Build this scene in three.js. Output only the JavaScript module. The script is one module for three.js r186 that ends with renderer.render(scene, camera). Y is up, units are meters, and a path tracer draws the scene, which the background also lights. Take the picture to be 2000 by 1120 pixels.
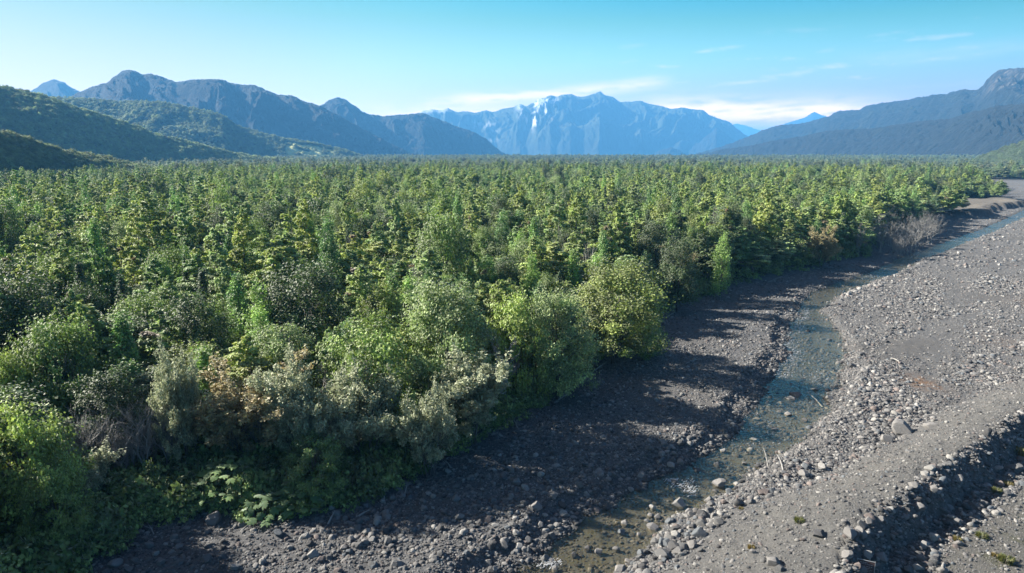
import * as THREE from 'three';
import { toCreasedNormals } from 'three/addons/utils/BufferGeometryUtils.js';

// ---------------------------------------------------------------- camera, sky, sun, air, exposure
const scene = new THREE.Scene();
const EYE = 30, PITCH = 11 * Math.PI / 180, FOCAL = 1333;            // metres above the river bed; the photograph is 2000 x 1120
const camera = new THREE.PerspectiveCamera(2 * Math.atan(560 / FOCAL) * 180 / Math.PI, 1024 / 573, 0.5, 90000);
camera.position.set(0, EYE, 0);
camera.rotation.x = -PITCH;
const renderer = new THREE.WebGLRenderer({ antialias: true });
renderer.toneMapping = THREE.LinearToneMapping;
renderer.toneMappingExposure = 4.0;
renderer.shadowMap.enabled = true;

const SUN_DIR = new THREE.Vector3(-0.955, 0, -0.295).normalize().multiplyScalar(Math.cos(0.535)).setY(Math.sin(0.535));
const sun = new THREE.DirectionalLight(new THREE.Color().setRGB(1.0, 0.93, 0.82), 5);
sun.name = 'sun';
sun.position.copy(SUN_DIR).multiplyScalar(900);
sun.castShadow = true;
Object.assign(sun.shadow.camera, { left: -400, right: 400, top: 400, bottom: -400, near: 1, far: 2500 });
sun.shadow.mapSize.set(4096, 4096);
scene.add(sun, sun.target);
scene.fog = new THREE.FogExp2(new THREE.Color().setRGB(0.135, 0.48, 1.0), 0.9e-4);

// ---------------------------------------------------------------- random numbers and noise
function rng(seed) { let a = seed * 7919 + 13; return () => { a = (a + 0x6d2b79f5) | 0; let t = Math.imul(a ^ (a >>> 15), 1 | a); t = (t + Math.imul(t ^ (t >>> 7), 61 | t)) ^ t; return ((t ^ (t >>> 14)) >>> 0) / 4294967296; }; }
const clamp = (x, a = 0, b = 1) => Math.min(b, Math.max(a, x)), lerp = (a, b, t) => a + (b - a) * t;
const smooth = (a, b, x) => { const t = clamp((x - a) / (b - a)); return t * t * (3 - 2 * t); };
const PERM = new Uint8Array(512), GX = new Float32Array(256), GY = new Float32Array(256);
{ const r = rng(77), p = [...Array(256).keys()]; for (let i = 255; i > 0; i--) { const j = Math.floor(r() * (i + 1)); [p[i], p[j]] = [p[j], p[i]]; } for (let i = 0; i < 512; i++) PERM[i] = p[i & 255]; for (let i = 0; i < 256; i++) { const a = r() * 6.28318; GX[i] = Math.cos(a); GY[i] = Math.sin(a); } }
function noise(x, y) {                                               // gradient noise, about -1..1
  const xi = Math.floor(x), yi = Math.floor(y), fx = x - xi, fy = y - yi, X = xi & 255, Y = yi & 255;
  const u = fx * fx * fx * (fx * (fx * 6 - 15) + 10), v = fy * fy * fy * (fy * (fy * 6 - 15) + 10);
  const a = PERM[PERM[X] + Y], b = PERM[PERM[X + 1] + Y], c = PERM[PERM[X] + Y + 1], d = PERM[PERM[X + 1] + Y + 1];
  return 1.5 * lerp(lerp(GX[a] * fx + GY[a] * fy, GX[b] * (fx - 1) + GY[b] * fy, u), lerp(GX[c] * fx + GY[c] * (fy - 1), GX[d] * (fx - 1) + GY[d] * (fy - 1), u), v);
}
const fbm = (x, y, n = 4, g = 0.5) => { let s = 0, a = 1, t = 0; for (let i = 0; i < n; i++) { s += a * noise(x + i * 17.3, y - i * 9.1); t += a; a *= g; x *= 2; y *= 2; } return s / t; };
const ridged = (x, y, n = 4) => { let s = 0, a = 1, t = 0; for (let i = 0; i < n; i++) { s += a * (1 - 2 * Math.abs(noise(x + i * 31.7, y + i * 11.9))); t += a; a *= 0.5; x *= 2.03; y *= 2.03; } return s / t; };

// ---------------------------------------------------------------- the sky: clear air, a paler rim towards the sun, thin cirrus low over the mountains
{
  const W = 4096, H = 2048, data = new Float32Array(W * H * 4);
  const az = (dx, dz) => Math.atan2(dx, -dz) * 180 / Math.PI;         // degrees to the right of straight ahead
  for (let j = 0; j < H; j++) {
    const el = ((j + 0.5) / H - 0.5) * Math.PI, e = el * 180 / Math.PI, y = Math.sin(el), c = Math.cos(el);
    for (let i = 0; i < W; i++) {
      const o = (j * W + i) * 4, ph = ((i + 0.5) / W - 0.5) * 2 * Math.PI, x = Math.cos(ph) * c, z = Math.sin(ph) * c;
      const g = Math.acos(clamp(x * SUN_DIR.x + y * SUN_DIR.y + z * SUN_DIR.z, -1, 1)) * 180 / Math.PI;
      // what the eye sees of clear air this high above the horizon, then the share of it that lies beyond the valley's own haze
      const up = Math.max(e, 1.2), low = smooth(14.5, 3.5, up), above = Math.max(0, up - 12);
      let r = 0.034 + 0.045 * Math.exp(-above / 25) + 0.46 * low, gr = 0.16 + 0.50 * Math.exp(-above / 19) + 0.25 * low, b = 0.38 + 0.60 * Math.exp(-above / 24) + 0.03 * low;
      const glow = Math.exp(-g / 35), away = clamp((g - 62) / 60) * 0.36, low2 = Math.exp(-above / 20);
      r = (r + 0.95 * glow) * (1 - away) - 0.095 * low2; gr -= 0.10 * low2; b -= 0.075 * low2; gr = (gr + 0.6 * glow) * (1 - away) + 0.10 * Math.exp(-(((up - 7.4) / 2.4) ** 2)) * smooth(48, 78, g) - 0.03 + 0.02 * smooth(45, 65, g); b = (b + 0.08 * glow) * (1 - away * 0.6);
      if (e > 0 && e < 26) {                                          // cirrus, drawn out by the wind along the horizon
        const a = az(x, z), tilt = e - a * 0.028;
        const w = fbm(a * 0.09 + 3, e * 0.35, 4), f = fbm(a * 0.16 + w * 0.7, tilt * 1.5 + 40 + w * 0.5, 5, 0.55), fine = fbm(a * 0.7, tilt * 5 + 9, 4, 0.6);
        const veil = smooth(-0.25, 0.55, noise(a * 0.035 + 8.6, 4.4) + 0.25);
        const streak = Math.exp(-(((e - 4.15 - (a + 5) * 0.085 + 0.25 * w) / 0.42) ** 2)) * smooth(-9, -3, a) * (1 - smooth(10, 13.5, a)) + 0.7 * Math.exp(-(((e - 3.2 + 0.2 * w) / 0.5) ** 2)) * smooth(-14, -6, a) * (1 - smooth(4, 9, a));
        const band = streak + 1.15 * Math.exp(-(((e - 3.5 + 0.03 * (a - 12) + 0.3 * w) / 0.85) ** 2)) * smooth(9, 14, a) * (1 - smooth(24, 31, a)) + 0.13 * Math.exp(-(((e - 6.8 + 0.4 * w) / 0.6) ** 2)) * smooth(22, 30, a) + 0.15 * Math.exp(-(((e - 3.4) / 1.3) ** 2)) * veil;
        const wisps = smooth(0.14, 0.55, f + 0.25 * fine - 0.02) * smooth(4.2, 6, e) * (1 - smooth(7.4, 9.6, e)) * smooth(2, 14, a) * 0.42;
        const s = clamp(band * smooth(-0.6, 0.2, f + 0.28 * fine) * 0.95 + wisps);
        r = lerp(r, 0.93, s * 0.85); gr = lerp(gr, 1.0, s * 0.85); b = lerp(b, 1.03, s * 0.85);
      }
      const T = Math.exp(-0.097 / Math.sin(Math.max(up, 2.6) * Math.PI / 180));
      r = Math.max(r / 4 - (1 - T) * 0.047, 0.01) / T; gr = Math.max(gr / 4 - (1 - T) * 0.165, 0.01) / T; b = Math.max(b / 4 - (1 - T) * 0.305, 0.01) / T;
      b = Math.max(b, (0.55 + 0.37 * smooth(2.5, 5, up)) * gr); r = Math.max(r, 0.012);
      if (e <= 0) { r = 0.03; gr = 0.04; b = 0.045; }
      data[o] = r; data[o + 1] = gr; data[o + 2] = b; data[o + 3] = 1;
    }
  }
  const sky = new THREE.DataTexture(data, W, H, THREE.RGBAFormat, THREE.FloatType);
  sky.mapping = THREE.EquirectangularReflectionMapping; sky.magFilter = sky.minFilter = THREE.LinearFilter; sky.needsUpdate = true;
  scene.background = sky; scene.environment = sky;
}

// ---------------------------------------------------------------- names, labels
const taken = new Map();
function numbered(name) { const n = taken.get(name) ?? 0; taken.set(name, n + 1); return n ? name + '_' + String(n).padStart(3, '0') : name; }
function tag(o, label, category, group, kind) { Object.assign(o.userData, label && { label }, category && { category }, group && { group }, kind && { kind }); return o; }
function mesh(name, geometry, material, parent) { const m = new THREE.Mesh(geometry, material); m.name = parent ? name : numbered(name); m.castShadow = m.receiveShadow = true; (parent ?? scene).add(m); return m; }
const ONES = 'zero one two three four five six seven eight nine ten eleven twelve thirteen fourteen fifteen sixteen seventeen eighteen nineteen'.split(' '), TENS = '- - twenty thirty forty fifty sixty seventy eighty ninety'.split(' ');
const inWords = (n) => (n < 20 ? ONES[n] : n === 100 ? 'a hundred' : TENS[Math.floor(n / 10)] + (n % 10 ? '-' + ONES[n % 10] : ''));
const used = new Set();
function pointed(start, p, link = '') {                                // a label that ends in the place where the thing shows
  const w = where(p), num = (x) => { const h = Math.round(x * 2) / 2, n = Math.floor(h); return inWords(n) + (h > n ? ' and a half' : ''); };
  const a = inWords(clamp(Math.round(w.u / 20), 0, 100)), b = inWords(clamp(Math.round(w.v / 11.2), 0, 100));
  const tries = [start + ', ' + link + a + ' percent across and ' + b + ' percent down the photo', start + ', ' + link + num(clamp(w.u / 20, 0, 100)) + ' percent across, ' + b + ' percent down', start + ', ' + link + a + ' percent across, ' + num(clamp(w.v / 11.2, 0, 100)) + ' percent down'];
  const l = tries.find((t) => !used.has(t)) ?? tries[2]; used.add(l); return l;
}
function where(p) {                                                   // where a place shows in the photograph, in words; null outside it
  const f = -(p.y - EYE) * Math.sin(PITCH) - p.z * Math.cos(PITCH), up = (p.y - EYE) * Math.cos(PITCH) - p.z * Math.sin(PITCH);
  const u = 1000 + FOCAL * p.x / f, v = 560 - FOCAL * up / f;
  return { u, v, inside: f > 0 && u > 0 && u < 2000 && v > 0 && v < 1120, f };
}

// ---------------------------------------------------------------- the plan of the place. X to the right, F forward (F = -z), metres
const ray = (u, v) => ({ a: (u - 1000) / FOCAL, drop: ((v - 560) / FOCAL) * Math.cos(PITCH) + Math.sin(PITCH), fwd: Math.cos(PITCH) - ((v - 560) / FOCAL) * Math.sin(PITCH) });
function P(u, v, y = 0) { const r = ray(u, v), d = (EYE - y) / r.drop; return [r.a * d, r.fwd * d]; }
function line(points) {
  const seg = [];
  for (let i = 0; i + 1 < points.length; i++) { const [ax, af] = points[i], [bx, bf] = points[i + 1], l = Math.hypot(bx - ax, bf - af); seg.push({ ax, af, dx: (bx - ax) / l, df: (bf - af) / l, l, at: i }); }
  return (x, f) => {                                                  // distance, signed: + to the left of the line; s = point number along it
    let best = 1e18, side = 0, s = 0;
    for (const g of seg) {
      const px = x - g.ax, pf = f - g.af, t = clamp(px * g.dx + pf * g.df, 0, g.l), ex = px - t * g.dx, ef = pf - t * g.df, d = ex * ex + ef * ef;
      if (d < best - 1e-6) { best = d; side = g.dx * pf - g.df * px; s = g.at + t / g.l; }
    }
    return { d: Math.sqrt(best) * (side >= 0 ? 1 : -1), s };
  };
}
const TOE = [[-34, -60], [-35, 20], [-32.5, 38], ...[[190, 1112], [250, 1050], [400, 1012], [520, 1030], [620, 1016], [750, 975], [850, 917], [960, 857], [1060, 797], [1130, 738], [1190, 690], [1260, 640], [1330, 594], [1440, 557], [1560, 531], [1690, 505], [1730, 470], [1800, 447], [1850, 428]].map(([u, v]) => P(u, v)), [238, 340], [262, 372], [300, 400], [324, 452], [352, 520], [401, 577], [508, 759], [588, 923]];
const toeAt = line(TOE);
const SL = [[1000, 1140], [1110, 1060], [1220, 985], [1300, 930], [1385, 885], [1440, 845], [1472, 790], [1490, 740], [1520, 690], [1540, 645], [1560, 605], [1585, 572], [1640, 548], [1700, 528], [1745, 503], [1795, 486], [1850, 466], [1905, 448], [1960, 425], [2010, 398]];
const SR = [[1180, 1140], [1265, 1045], [1335, 985], [1430, 950], [1490, 905], [1560, 862], [1620, 812], [1650, 765], [1672, 700], [1640, 650], [1600, 612], [1625, 585], [1690, 560], [1760, 538], [1800, 515], [1850, 496], [1905, 474], [1950, 455], [2000, 432], [2050, 403]];
const STREAM = SL.map((l, i) => { const a = P(...l, -0.35), b = P(...SR[i], -0.35); return [(a[0] + b[0]) / 2, (a[1] + b[1]) / 2, Math.hypot(a[0] - b[0], a[1] - b[1]) / 2]; });
STREAM.unshift([STREAM[0][0] - 12, STREAM[0][1] - 12, 2.6], ), STREAM.unshift([STREAM[0][0] - 30, STREAM[0][1] - 40, 3]);
STREAM.push([480, 560, 5], [640, 760, 6]);
STREAM.forEach((p) => { p[2] = clamp(p[2], 1.5, p[1] > 130 ? 2.8 : 4.2); });
const streamAt = line(STREAM);
const widthAt = (s) => { const i = Math.min(Math.floor(s), STREAM.length - 2); return lerp(STREAM[i][2], STREAM[i + 1][2], s - i); };
const CREST = [[-20, -10], [4, 20], [14, 33], P(1640, 1120, 3), P(1690, 1012, 3.2), P(1770, 955, 3.2), P(1850, 898, 3.2), P(1930, 848, 3.2), P(2000, 800, 3.2), P(2100, 745, 3.1), [100, 95], [150, 128]];
const crestAt = line(CREST);

function place(x, f) {                                                // everything the ground, stones and plants ask about a spot
  const toe = toeAt(x, f), st = streamAt(x, f), cr = crestAt(x, f), hw = widthAt(st.s);
  const ds = Math.abs(st.d) + 0.9 * noise(x * 0.21, f * 0.21) + 0.35 * noise(x * 0.7, f * 0.7);
  const wob = 1.3 * noise(x * 0.12, f * 0.12 + 9) + 0.5 * noise(x * 0.5, f * 0.5);
  const td = toe.d + wob * (f < 330 ? 1 : 2);
  const far = smooth(760, 840, f + 20 * noise(x * 0.01, f * 0.01)), behind = smooth(20, -20, f);
  const left = st.d > 0, bar = fbm(x * 0.06 + f * 0.05, (f - x) * 0.16, 4);
  let y = 0.20 * bar + 0.12 * noise(x * 0.5, f * 0.5) + 0.07 * noise(x * 1.3, f * 1.3) + 0.05 * noise(x * 2.6, f * 2.6);
  const terrace = left && f < 140 ? smooth(hw + 1.3, hw + 2.9, ds) * (1 - smooth(118, 140, f)) : 0;
  y += terrace * (0.75 + 0.12 * noise(x * 0.3, f * 0.3));
  y += left ? 0 : 0.35 * smooth(hw + 0.5, hw + 2, ds) * Math.exp(-Math.max(0, ds - hw - 2) / 5) * (f < 110 ? 1 : 0.4);
  const cut = clamp((ds - hw) * (left ? 0.42 : 0.3) - 0.35, -0.64, 3);
  y = ds < hw + 4 ? Math.min(y, cut) : y;
  const scarp = 1.6 * smooth(190, 230, f) * (1 - smooth(430, 480, f)) * (1 - smooth(4, 14, td));                          // the undercut bank upstream is taller
  const bank = smooth(-1.0, 2.6 - scarp * 0.5, td);
  y = lerp(y, 1.5 + scarp + 0.5 * fbm(x * 0.05, f * 0.05, 3) + 0.25 * noise(x * 0.4, f * 0.4), bank);
  const sand = smooth(200, 245, x) * (1 - smooth(300, 322, x)) * smooth(318, 345, f) * (1 - smooth(440, 470, f)) * smooth(-1.5, 1.5, td);
  // the levee: a long gentle side to the stream, a steep ragged one away from it
  let lev = 0;
  if (cr.s < CREST.length - 1.01 && !left) {
    const fade = 1 - smooth(8.4, 10.8, cr.s), q = cr.d + 0.55 * noise(x * 0.35, f * 0.35) + 0.3 * noise(x * 1.1, f * 1.1), broad = lerp(13.5, 9.5, smooth(3, 6, cr.s));
    const top = (3.1 + 0.3 * noise(x * 0.13, f * 0.13)) * fade;
    lev = q >= 0 ? top * (1 - smooth(0.2, broad, q)) : Math.max(top * (1 - smooth(-0.1, 3.4 + 0.8 * noise(x * 0.2, f * 0.2), -q)), 0.75 * fade);
    lev += (q > -3.8 && q < 0.6 ? 0.32 * noise(x * 0.8, f * 0.8) + 0.2 * noise(x * 1.9, f * 1.9) + 0.1 * noise(x * 4, f * 4) : 0) * fade;
    y = Math.max(y, lev + 0.04 * noise(x * 1.4, f * 1.4) + (q > 0 && q < broad ? 0.06 * bar : 0) - 1.3 * (1 - smooth(0, 0.35, lev)));
  }
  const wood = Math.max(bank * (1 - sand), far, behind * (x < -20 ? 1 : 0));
  y = lerp(y, 2 + 0.8 * noise(x * 0.01, f * 0.01), far);
  return { y, td, ds, hw, left, wood, far, sand, lev, cr, bar, terrace, s: st.s };
}
const groundY = (x, f) => place(x, f).y;
// ---------------------------------------------------------------- textures: gravel grain, water ripples, bark
function grain(size, seed, octaves, worley) {                         // tiling grain, 0..1
  const r = rng(seed), out = new Float32Array(size * size);
  for (const [cells, amount, spread] of worley) {
    const px = new Float32Array(cells * cells), py = new Float32Array(cells * cells), pv = new Float32Array(cells * cells);
    for (let i = 0; i < px.length; i++) { px[i] = r(); py[i] = r(); pv[i] = r(); }
    for (let j = 0; j < size; j++) for (let i = 0; i < size; i++) {
      const cx = i / size * cells, cy = j / size * cells, gx = Math.floor(cx), gy = Math.floor(cy);
      let d1 = 9, d2 = 9, v = 0;
      for (let b = -1; b <= 1; b++) for (let a = -1; a <= 1; a++) {
        const k = ((gy + b + cells) % cells) * cells + ((gx + a + cells) % cells), dx = gx + a + px[k] - cx, dy = gy + b + py[k] - cy, d = dx * dx + dy * dy;
        if (d < d1) { d2 = d1; d1 = d; v = pv[k]; } else if (d < d2) d2 = d;
      }
      const edge = Math.min(1, (Math.sqrt(d2) - Math.sqrt(d1)) * 3.2);
      out[j * size + i] += amount * (edge * (1 - spread + spread * v));
    }
  }
  for (let j = 0; j < size; j++) for (let i = 0; i < size; i++) out[j * size + i] += octaves * (r() - 0.5);
  return out;
}
function toTexture(v, size, fn, srgb) {
  const d = new Uint8Array(size * size * 4);
  for (let i = 0; i < v.length; i++) { const [r, g, b] = fn(v[i], i); d[i * 4] = clamp(r) * 255; d[i * 4 + 1] = clamp(g) * 255; d[i * 4 + 2] = clamp(b) * 255; d[i * 4 + 3] = 255; }
  const t = new THREE.DataTexture(d, size, size); t.wrapS = t.wrapT = THREE.RepeatWrapping; t.magFilter = t.minFilter = THREE.LinearFilter; if (srgb) t.colorSpace = THREE.SRGBColorSpace; t.needsUpdate = true; return t;
}
const gravelV = grain(1024, 5, 0.10, [[18, 0.22, 0.7], [47, 0.34, 0.8], [110, 0.44, 0.8]]);
const gravelMap = toTexture(gravelV, 1024, (v, i) => { const k = 0.40 + 0.62 * v, t = 0.03 * Math.sin(i * 0.37); return [k + t * 0.3, k, k - t * 0.3]; });
const gravelBump = toTexture(gravelV, 1024, (v) => [v, v, v]);
const rockV = grain(256, 9, 0.25, [[7, 0.3, 0.9], [23, 0.35, 0.9], [60, 0.3, 0.9]]);
const rockMap = toTexture(rockV, 256, (v) => { const k = 0.55 + 0.5 * v; return [k, k, k]; });
const rockBump = toTexture(rockV, 256, (v) => [v, v, v]);
const groundMat = new THREE.MeshStandardMaterial({ color: new THREE.Color().setRGB(0.54, 0.545, 0.55), vertexColors: true, map: gravelMap, bumpMap: gravelBump, bumpScale: 0.09, roughness: 0.92 });
groundMat.name = 'gravel';

// ---------------------------------------------------------------- the ground: one sheet to the horizon, finest on the river bed in view
function groundColor(p, x, f) {
  let r, g, b;
  const n = fbm(x * 0.09, f * 0.09, 4), m = noise(x * 0.45, f * 0.45);
  let k = 0.27 + 0.05 * n + 0.02 * m;                                  // dry grey gravel
  r = k * 1.0; g = k * 0.985; b = k * 0.98;
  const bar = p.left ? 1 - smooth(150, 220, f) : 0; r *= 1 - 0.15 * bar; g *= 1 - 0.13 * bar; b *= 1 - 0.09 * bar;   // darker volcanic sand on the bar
  const sandy = smooth(0.18, 0.5, fbm(x * 0.055 + 20, f * 0.055 + 3, 3)) * (p.lev > 0.4 ? 0.25 : 0.85);
  r = lerp(r, 0.235, sandy); g = lerp(g, 0.223, sandy); b = lerp(b, 0.213, sandy);
  if (p.lev > 0.3) { const t = clamp(p.lev / 1.2); r = lerp(r, 0.265 + 0.02 * m, t); g = lerp(g, 0.258 + 0.02 * m, t); b = lerp(b, 0.245 + 0.02 * m, t); }
  if (p.lev > 0 && p.cr.d < -3.4) { r = 0.26; g = 0.25; b = 0.225; const mo = smooth(0.1, 0.5, fbm(x * 0.5 + 4, f * 0.5, 3)); r = lerp(r, 0.14, mo * 0.7); g = lerp(g, 0.145, mo * 0.7); b = lerp(b, 0.07, mo * 0.7); }
  const rust = Math.max(Math.exp(-(((x - 54.5) ** 2) / 5 + ((f - 87) ** 2) / 10)), Math.exp(-(((x - 108) ** 2) / 16 + ((f - 133) ** 2) / 60)) * 0.5, Math.exp(-(((x - 80) ** 2) / 12 + ((f - 106) ** 2) / 40)) * 0.35) * smooth(-0.35, 0.2, fbm(x * 0.8, f * 0.8, 3));
  r = lerp(r, 0.40, rust); g = lerp(g, 0.19, rust); b = lerp(b, 0.065, rust);
  const wet = 0.75 * smooth(1.1, 0.0, p.ds - p.hw) * smooth(-0.8, -0.1, p.ds - p.hw) * (p.lev > 0.5 ? 0 : 1);    // wet margin and bed of the stream
  r *= 1 - 0.5 * wet; g *= 1 - 0.46 * wet; b *= 1 - 0.46 * wet;
  if (p.ds < p.hw) { const moss = smooth(0, 0.45, fbm(x * 0.35, f * 0.35, 3)); r = lerp(r * 0.95, 0.22, moss * 0.6); g = lerp(g * 0.95, 0.21, moss * 0.6); b = lerp(b * 0.85, 0.11, moss * 0.6); }
  r = lerp(r, 0.30, p.sand); g = lerp(g, 0.265, p.sand); b = lerp(b, 0.22, p.sand);
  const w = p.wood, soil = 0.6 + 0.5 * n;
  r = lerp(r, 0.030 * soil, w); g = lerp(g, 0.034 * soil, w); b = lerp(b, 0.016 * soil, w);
  return [r, g, b];
}
{
  const angles = [], D2R = Math.PI / 180;
  for (let i = 0; i <= 560; i++) angles.push((-50 + i * 100 / 560) * D2R);
  for (let i = 1; i < 64; i++) angles.push((50 + i * 260 / 64) * D2R);
  const radii = [0.5, 2, 5, 9, 13, 17, 21];
  let q = 24; while (q < 620) { radii.push(q); q *= 1.0072; }
  while (q < 4500) { radii.push(q); q *= 1.035; }
  while (q < 42000) { radii.push(q); q *= 1.18; }
  const na = angles.length, nr = radii.length, pos = new Float32Array(na * nr * 3), col = new Float32Array(na * nr * 3), uv = new Float32Array(na * nr * 2), idx = [];
  for (let j = 0; j < nr; j++) for (let i = 0; i < na; i++) {
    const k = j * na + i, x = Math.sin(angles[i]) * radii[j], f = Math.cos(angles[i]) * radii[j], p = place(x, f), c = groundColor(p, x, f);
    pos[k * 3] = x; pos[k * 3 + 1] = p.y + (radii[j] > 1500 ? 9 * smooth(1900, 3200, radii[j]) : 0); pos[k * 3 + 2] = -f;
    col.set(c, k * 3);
    const wx = x + 0.8 * noise(x * 0.08, f * 0.08), wf = f + 0.8 * noise(x * 0.08 + 50, f * 0.08);
    uv[k * 2] = wx / 5.3; uv[k * 2 + 1] = wf / 5.3;
    if (j + 1 < nr) { const i2 = (i + 1) % na, a = k, b = j * na + i2, c2 = a + na, d = (j + 1) * na + i2; idx.push(a, b, c2, b, d, c2); }
  }
  const g = new THREE.BufferGeometry();
  g.setAttribute('position', new THREE.BufferAttribute(pos, 3)); g.setAttribute('color', new THREE.BufferAttribute(col, 3)); g.setAttribute('uv', new THREE.BufferAttribute(uv, 2)); g.setIndex(idx); g.computeVertexNormals();
  tag(mesh('ground', g, groundMat), 'grey gravel river bed and valley floor running to the mountains', 'ground', null, 'structure');
}

// ---------------------------------------------------------------- the stream
{
  const rip = new Float32Array(512 * 512), TAU = Math.PI * 2, r = rng(3), waves = [];
  for (let k = 0; k < 46; k++) { const fx = Math.round((r() - 0.5) * 44), fy = Math.round((r() - 0.5) * 30); if (fx || fy) waves.push([fx, fy, r() * TAU, 1 / Math.pow(Math.hypot(fx, fy), 0.75)]); }
  for (let j = 0; j < 512; j++) for (let i = 0; i < 512; i++) { let s = 0; for (const w of waves) s += w[3] * Math.sin(TAU * (w[0] * i + w[1] * j) / 512 + w[2]); rip[j * 512 + i] = 0.5 + 0.16 * s; }
  const bump = toTexture(rip, 512, (v) => [v, v, v]);
  const water = new THREE.MeshPhysicalMaterial({ color: new THREE.Color().setRGB(0.86, 0.82, 0.70), roughness: 0.14, transmission: 1, ior: 1.33, bumpMap: bump, bumpScale: 0.12 });
  water.name = 'water';
  const pos = [], uv = [], idx = [], N = 8;
  const pts = []; for (let i = 0; i + 1 < STREAM.length; i++) for (let k = 0; k < 6; k++) { const t = k / 6; pts.push([0, 1, 2].map((c) => lerp(STREAM[i][c], STREAM[i + 1][c], t))); }
  let run = 0;
  pts.forEach((p, i) => {
    const a = pts[Math.max(i - 1, 0)], b = pts[Math.min(i + 1, pts.length - 1)], l = Math.hypot(b[0] - a[0], b[1] - a[1]), nx = -(b[1] - a[1]) / l, nf = (b[0] - a[0]) / l;
    if (i) run += Math.hypot(p[0] - pts[i - 1][0], p[1] - pts[i - 1][1]);
    for (let k = 0; k <= N; k++) { const o = (k / N * 2 - 1) * (p[2] + 2.4), x = p[0] + nx * o, f = p[1] + nf * o; pos.push(x, -0.36, -f); uv.push(x / 6, f / 6); }
    if (i) for (let k = 0; k < N; k++) { const c = i * (N + 1) + k, d = c - N - 1; idx.push(d, d + 1, c, d + 1, c + 1, c); }
  });
  const g = new THREE.BufferGeometry(); g.setAttribute('position', new THREE.Float32BufferAttribute(pos, 3)); g.setAttribute('uv', new THREE.Float32BufferAttribute(uv, 2)); g.setIndex(idx); g.computeVertexNormals();
  const n = g.attributes.normal; if (n.getY(0) < 0) { for (let i = 0; i < idx.length; i += 3) [idx[i + 1], idx[i + 2]] = [idx[i + 2], idx[i + 1]]; g.setIndex(idx); g.computeVertexNormals(); }
  tag(mesh('water', g, water), 'shallow clear mountain stream winding between gravel bars', 'water', null, 'structure');
}

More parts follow.
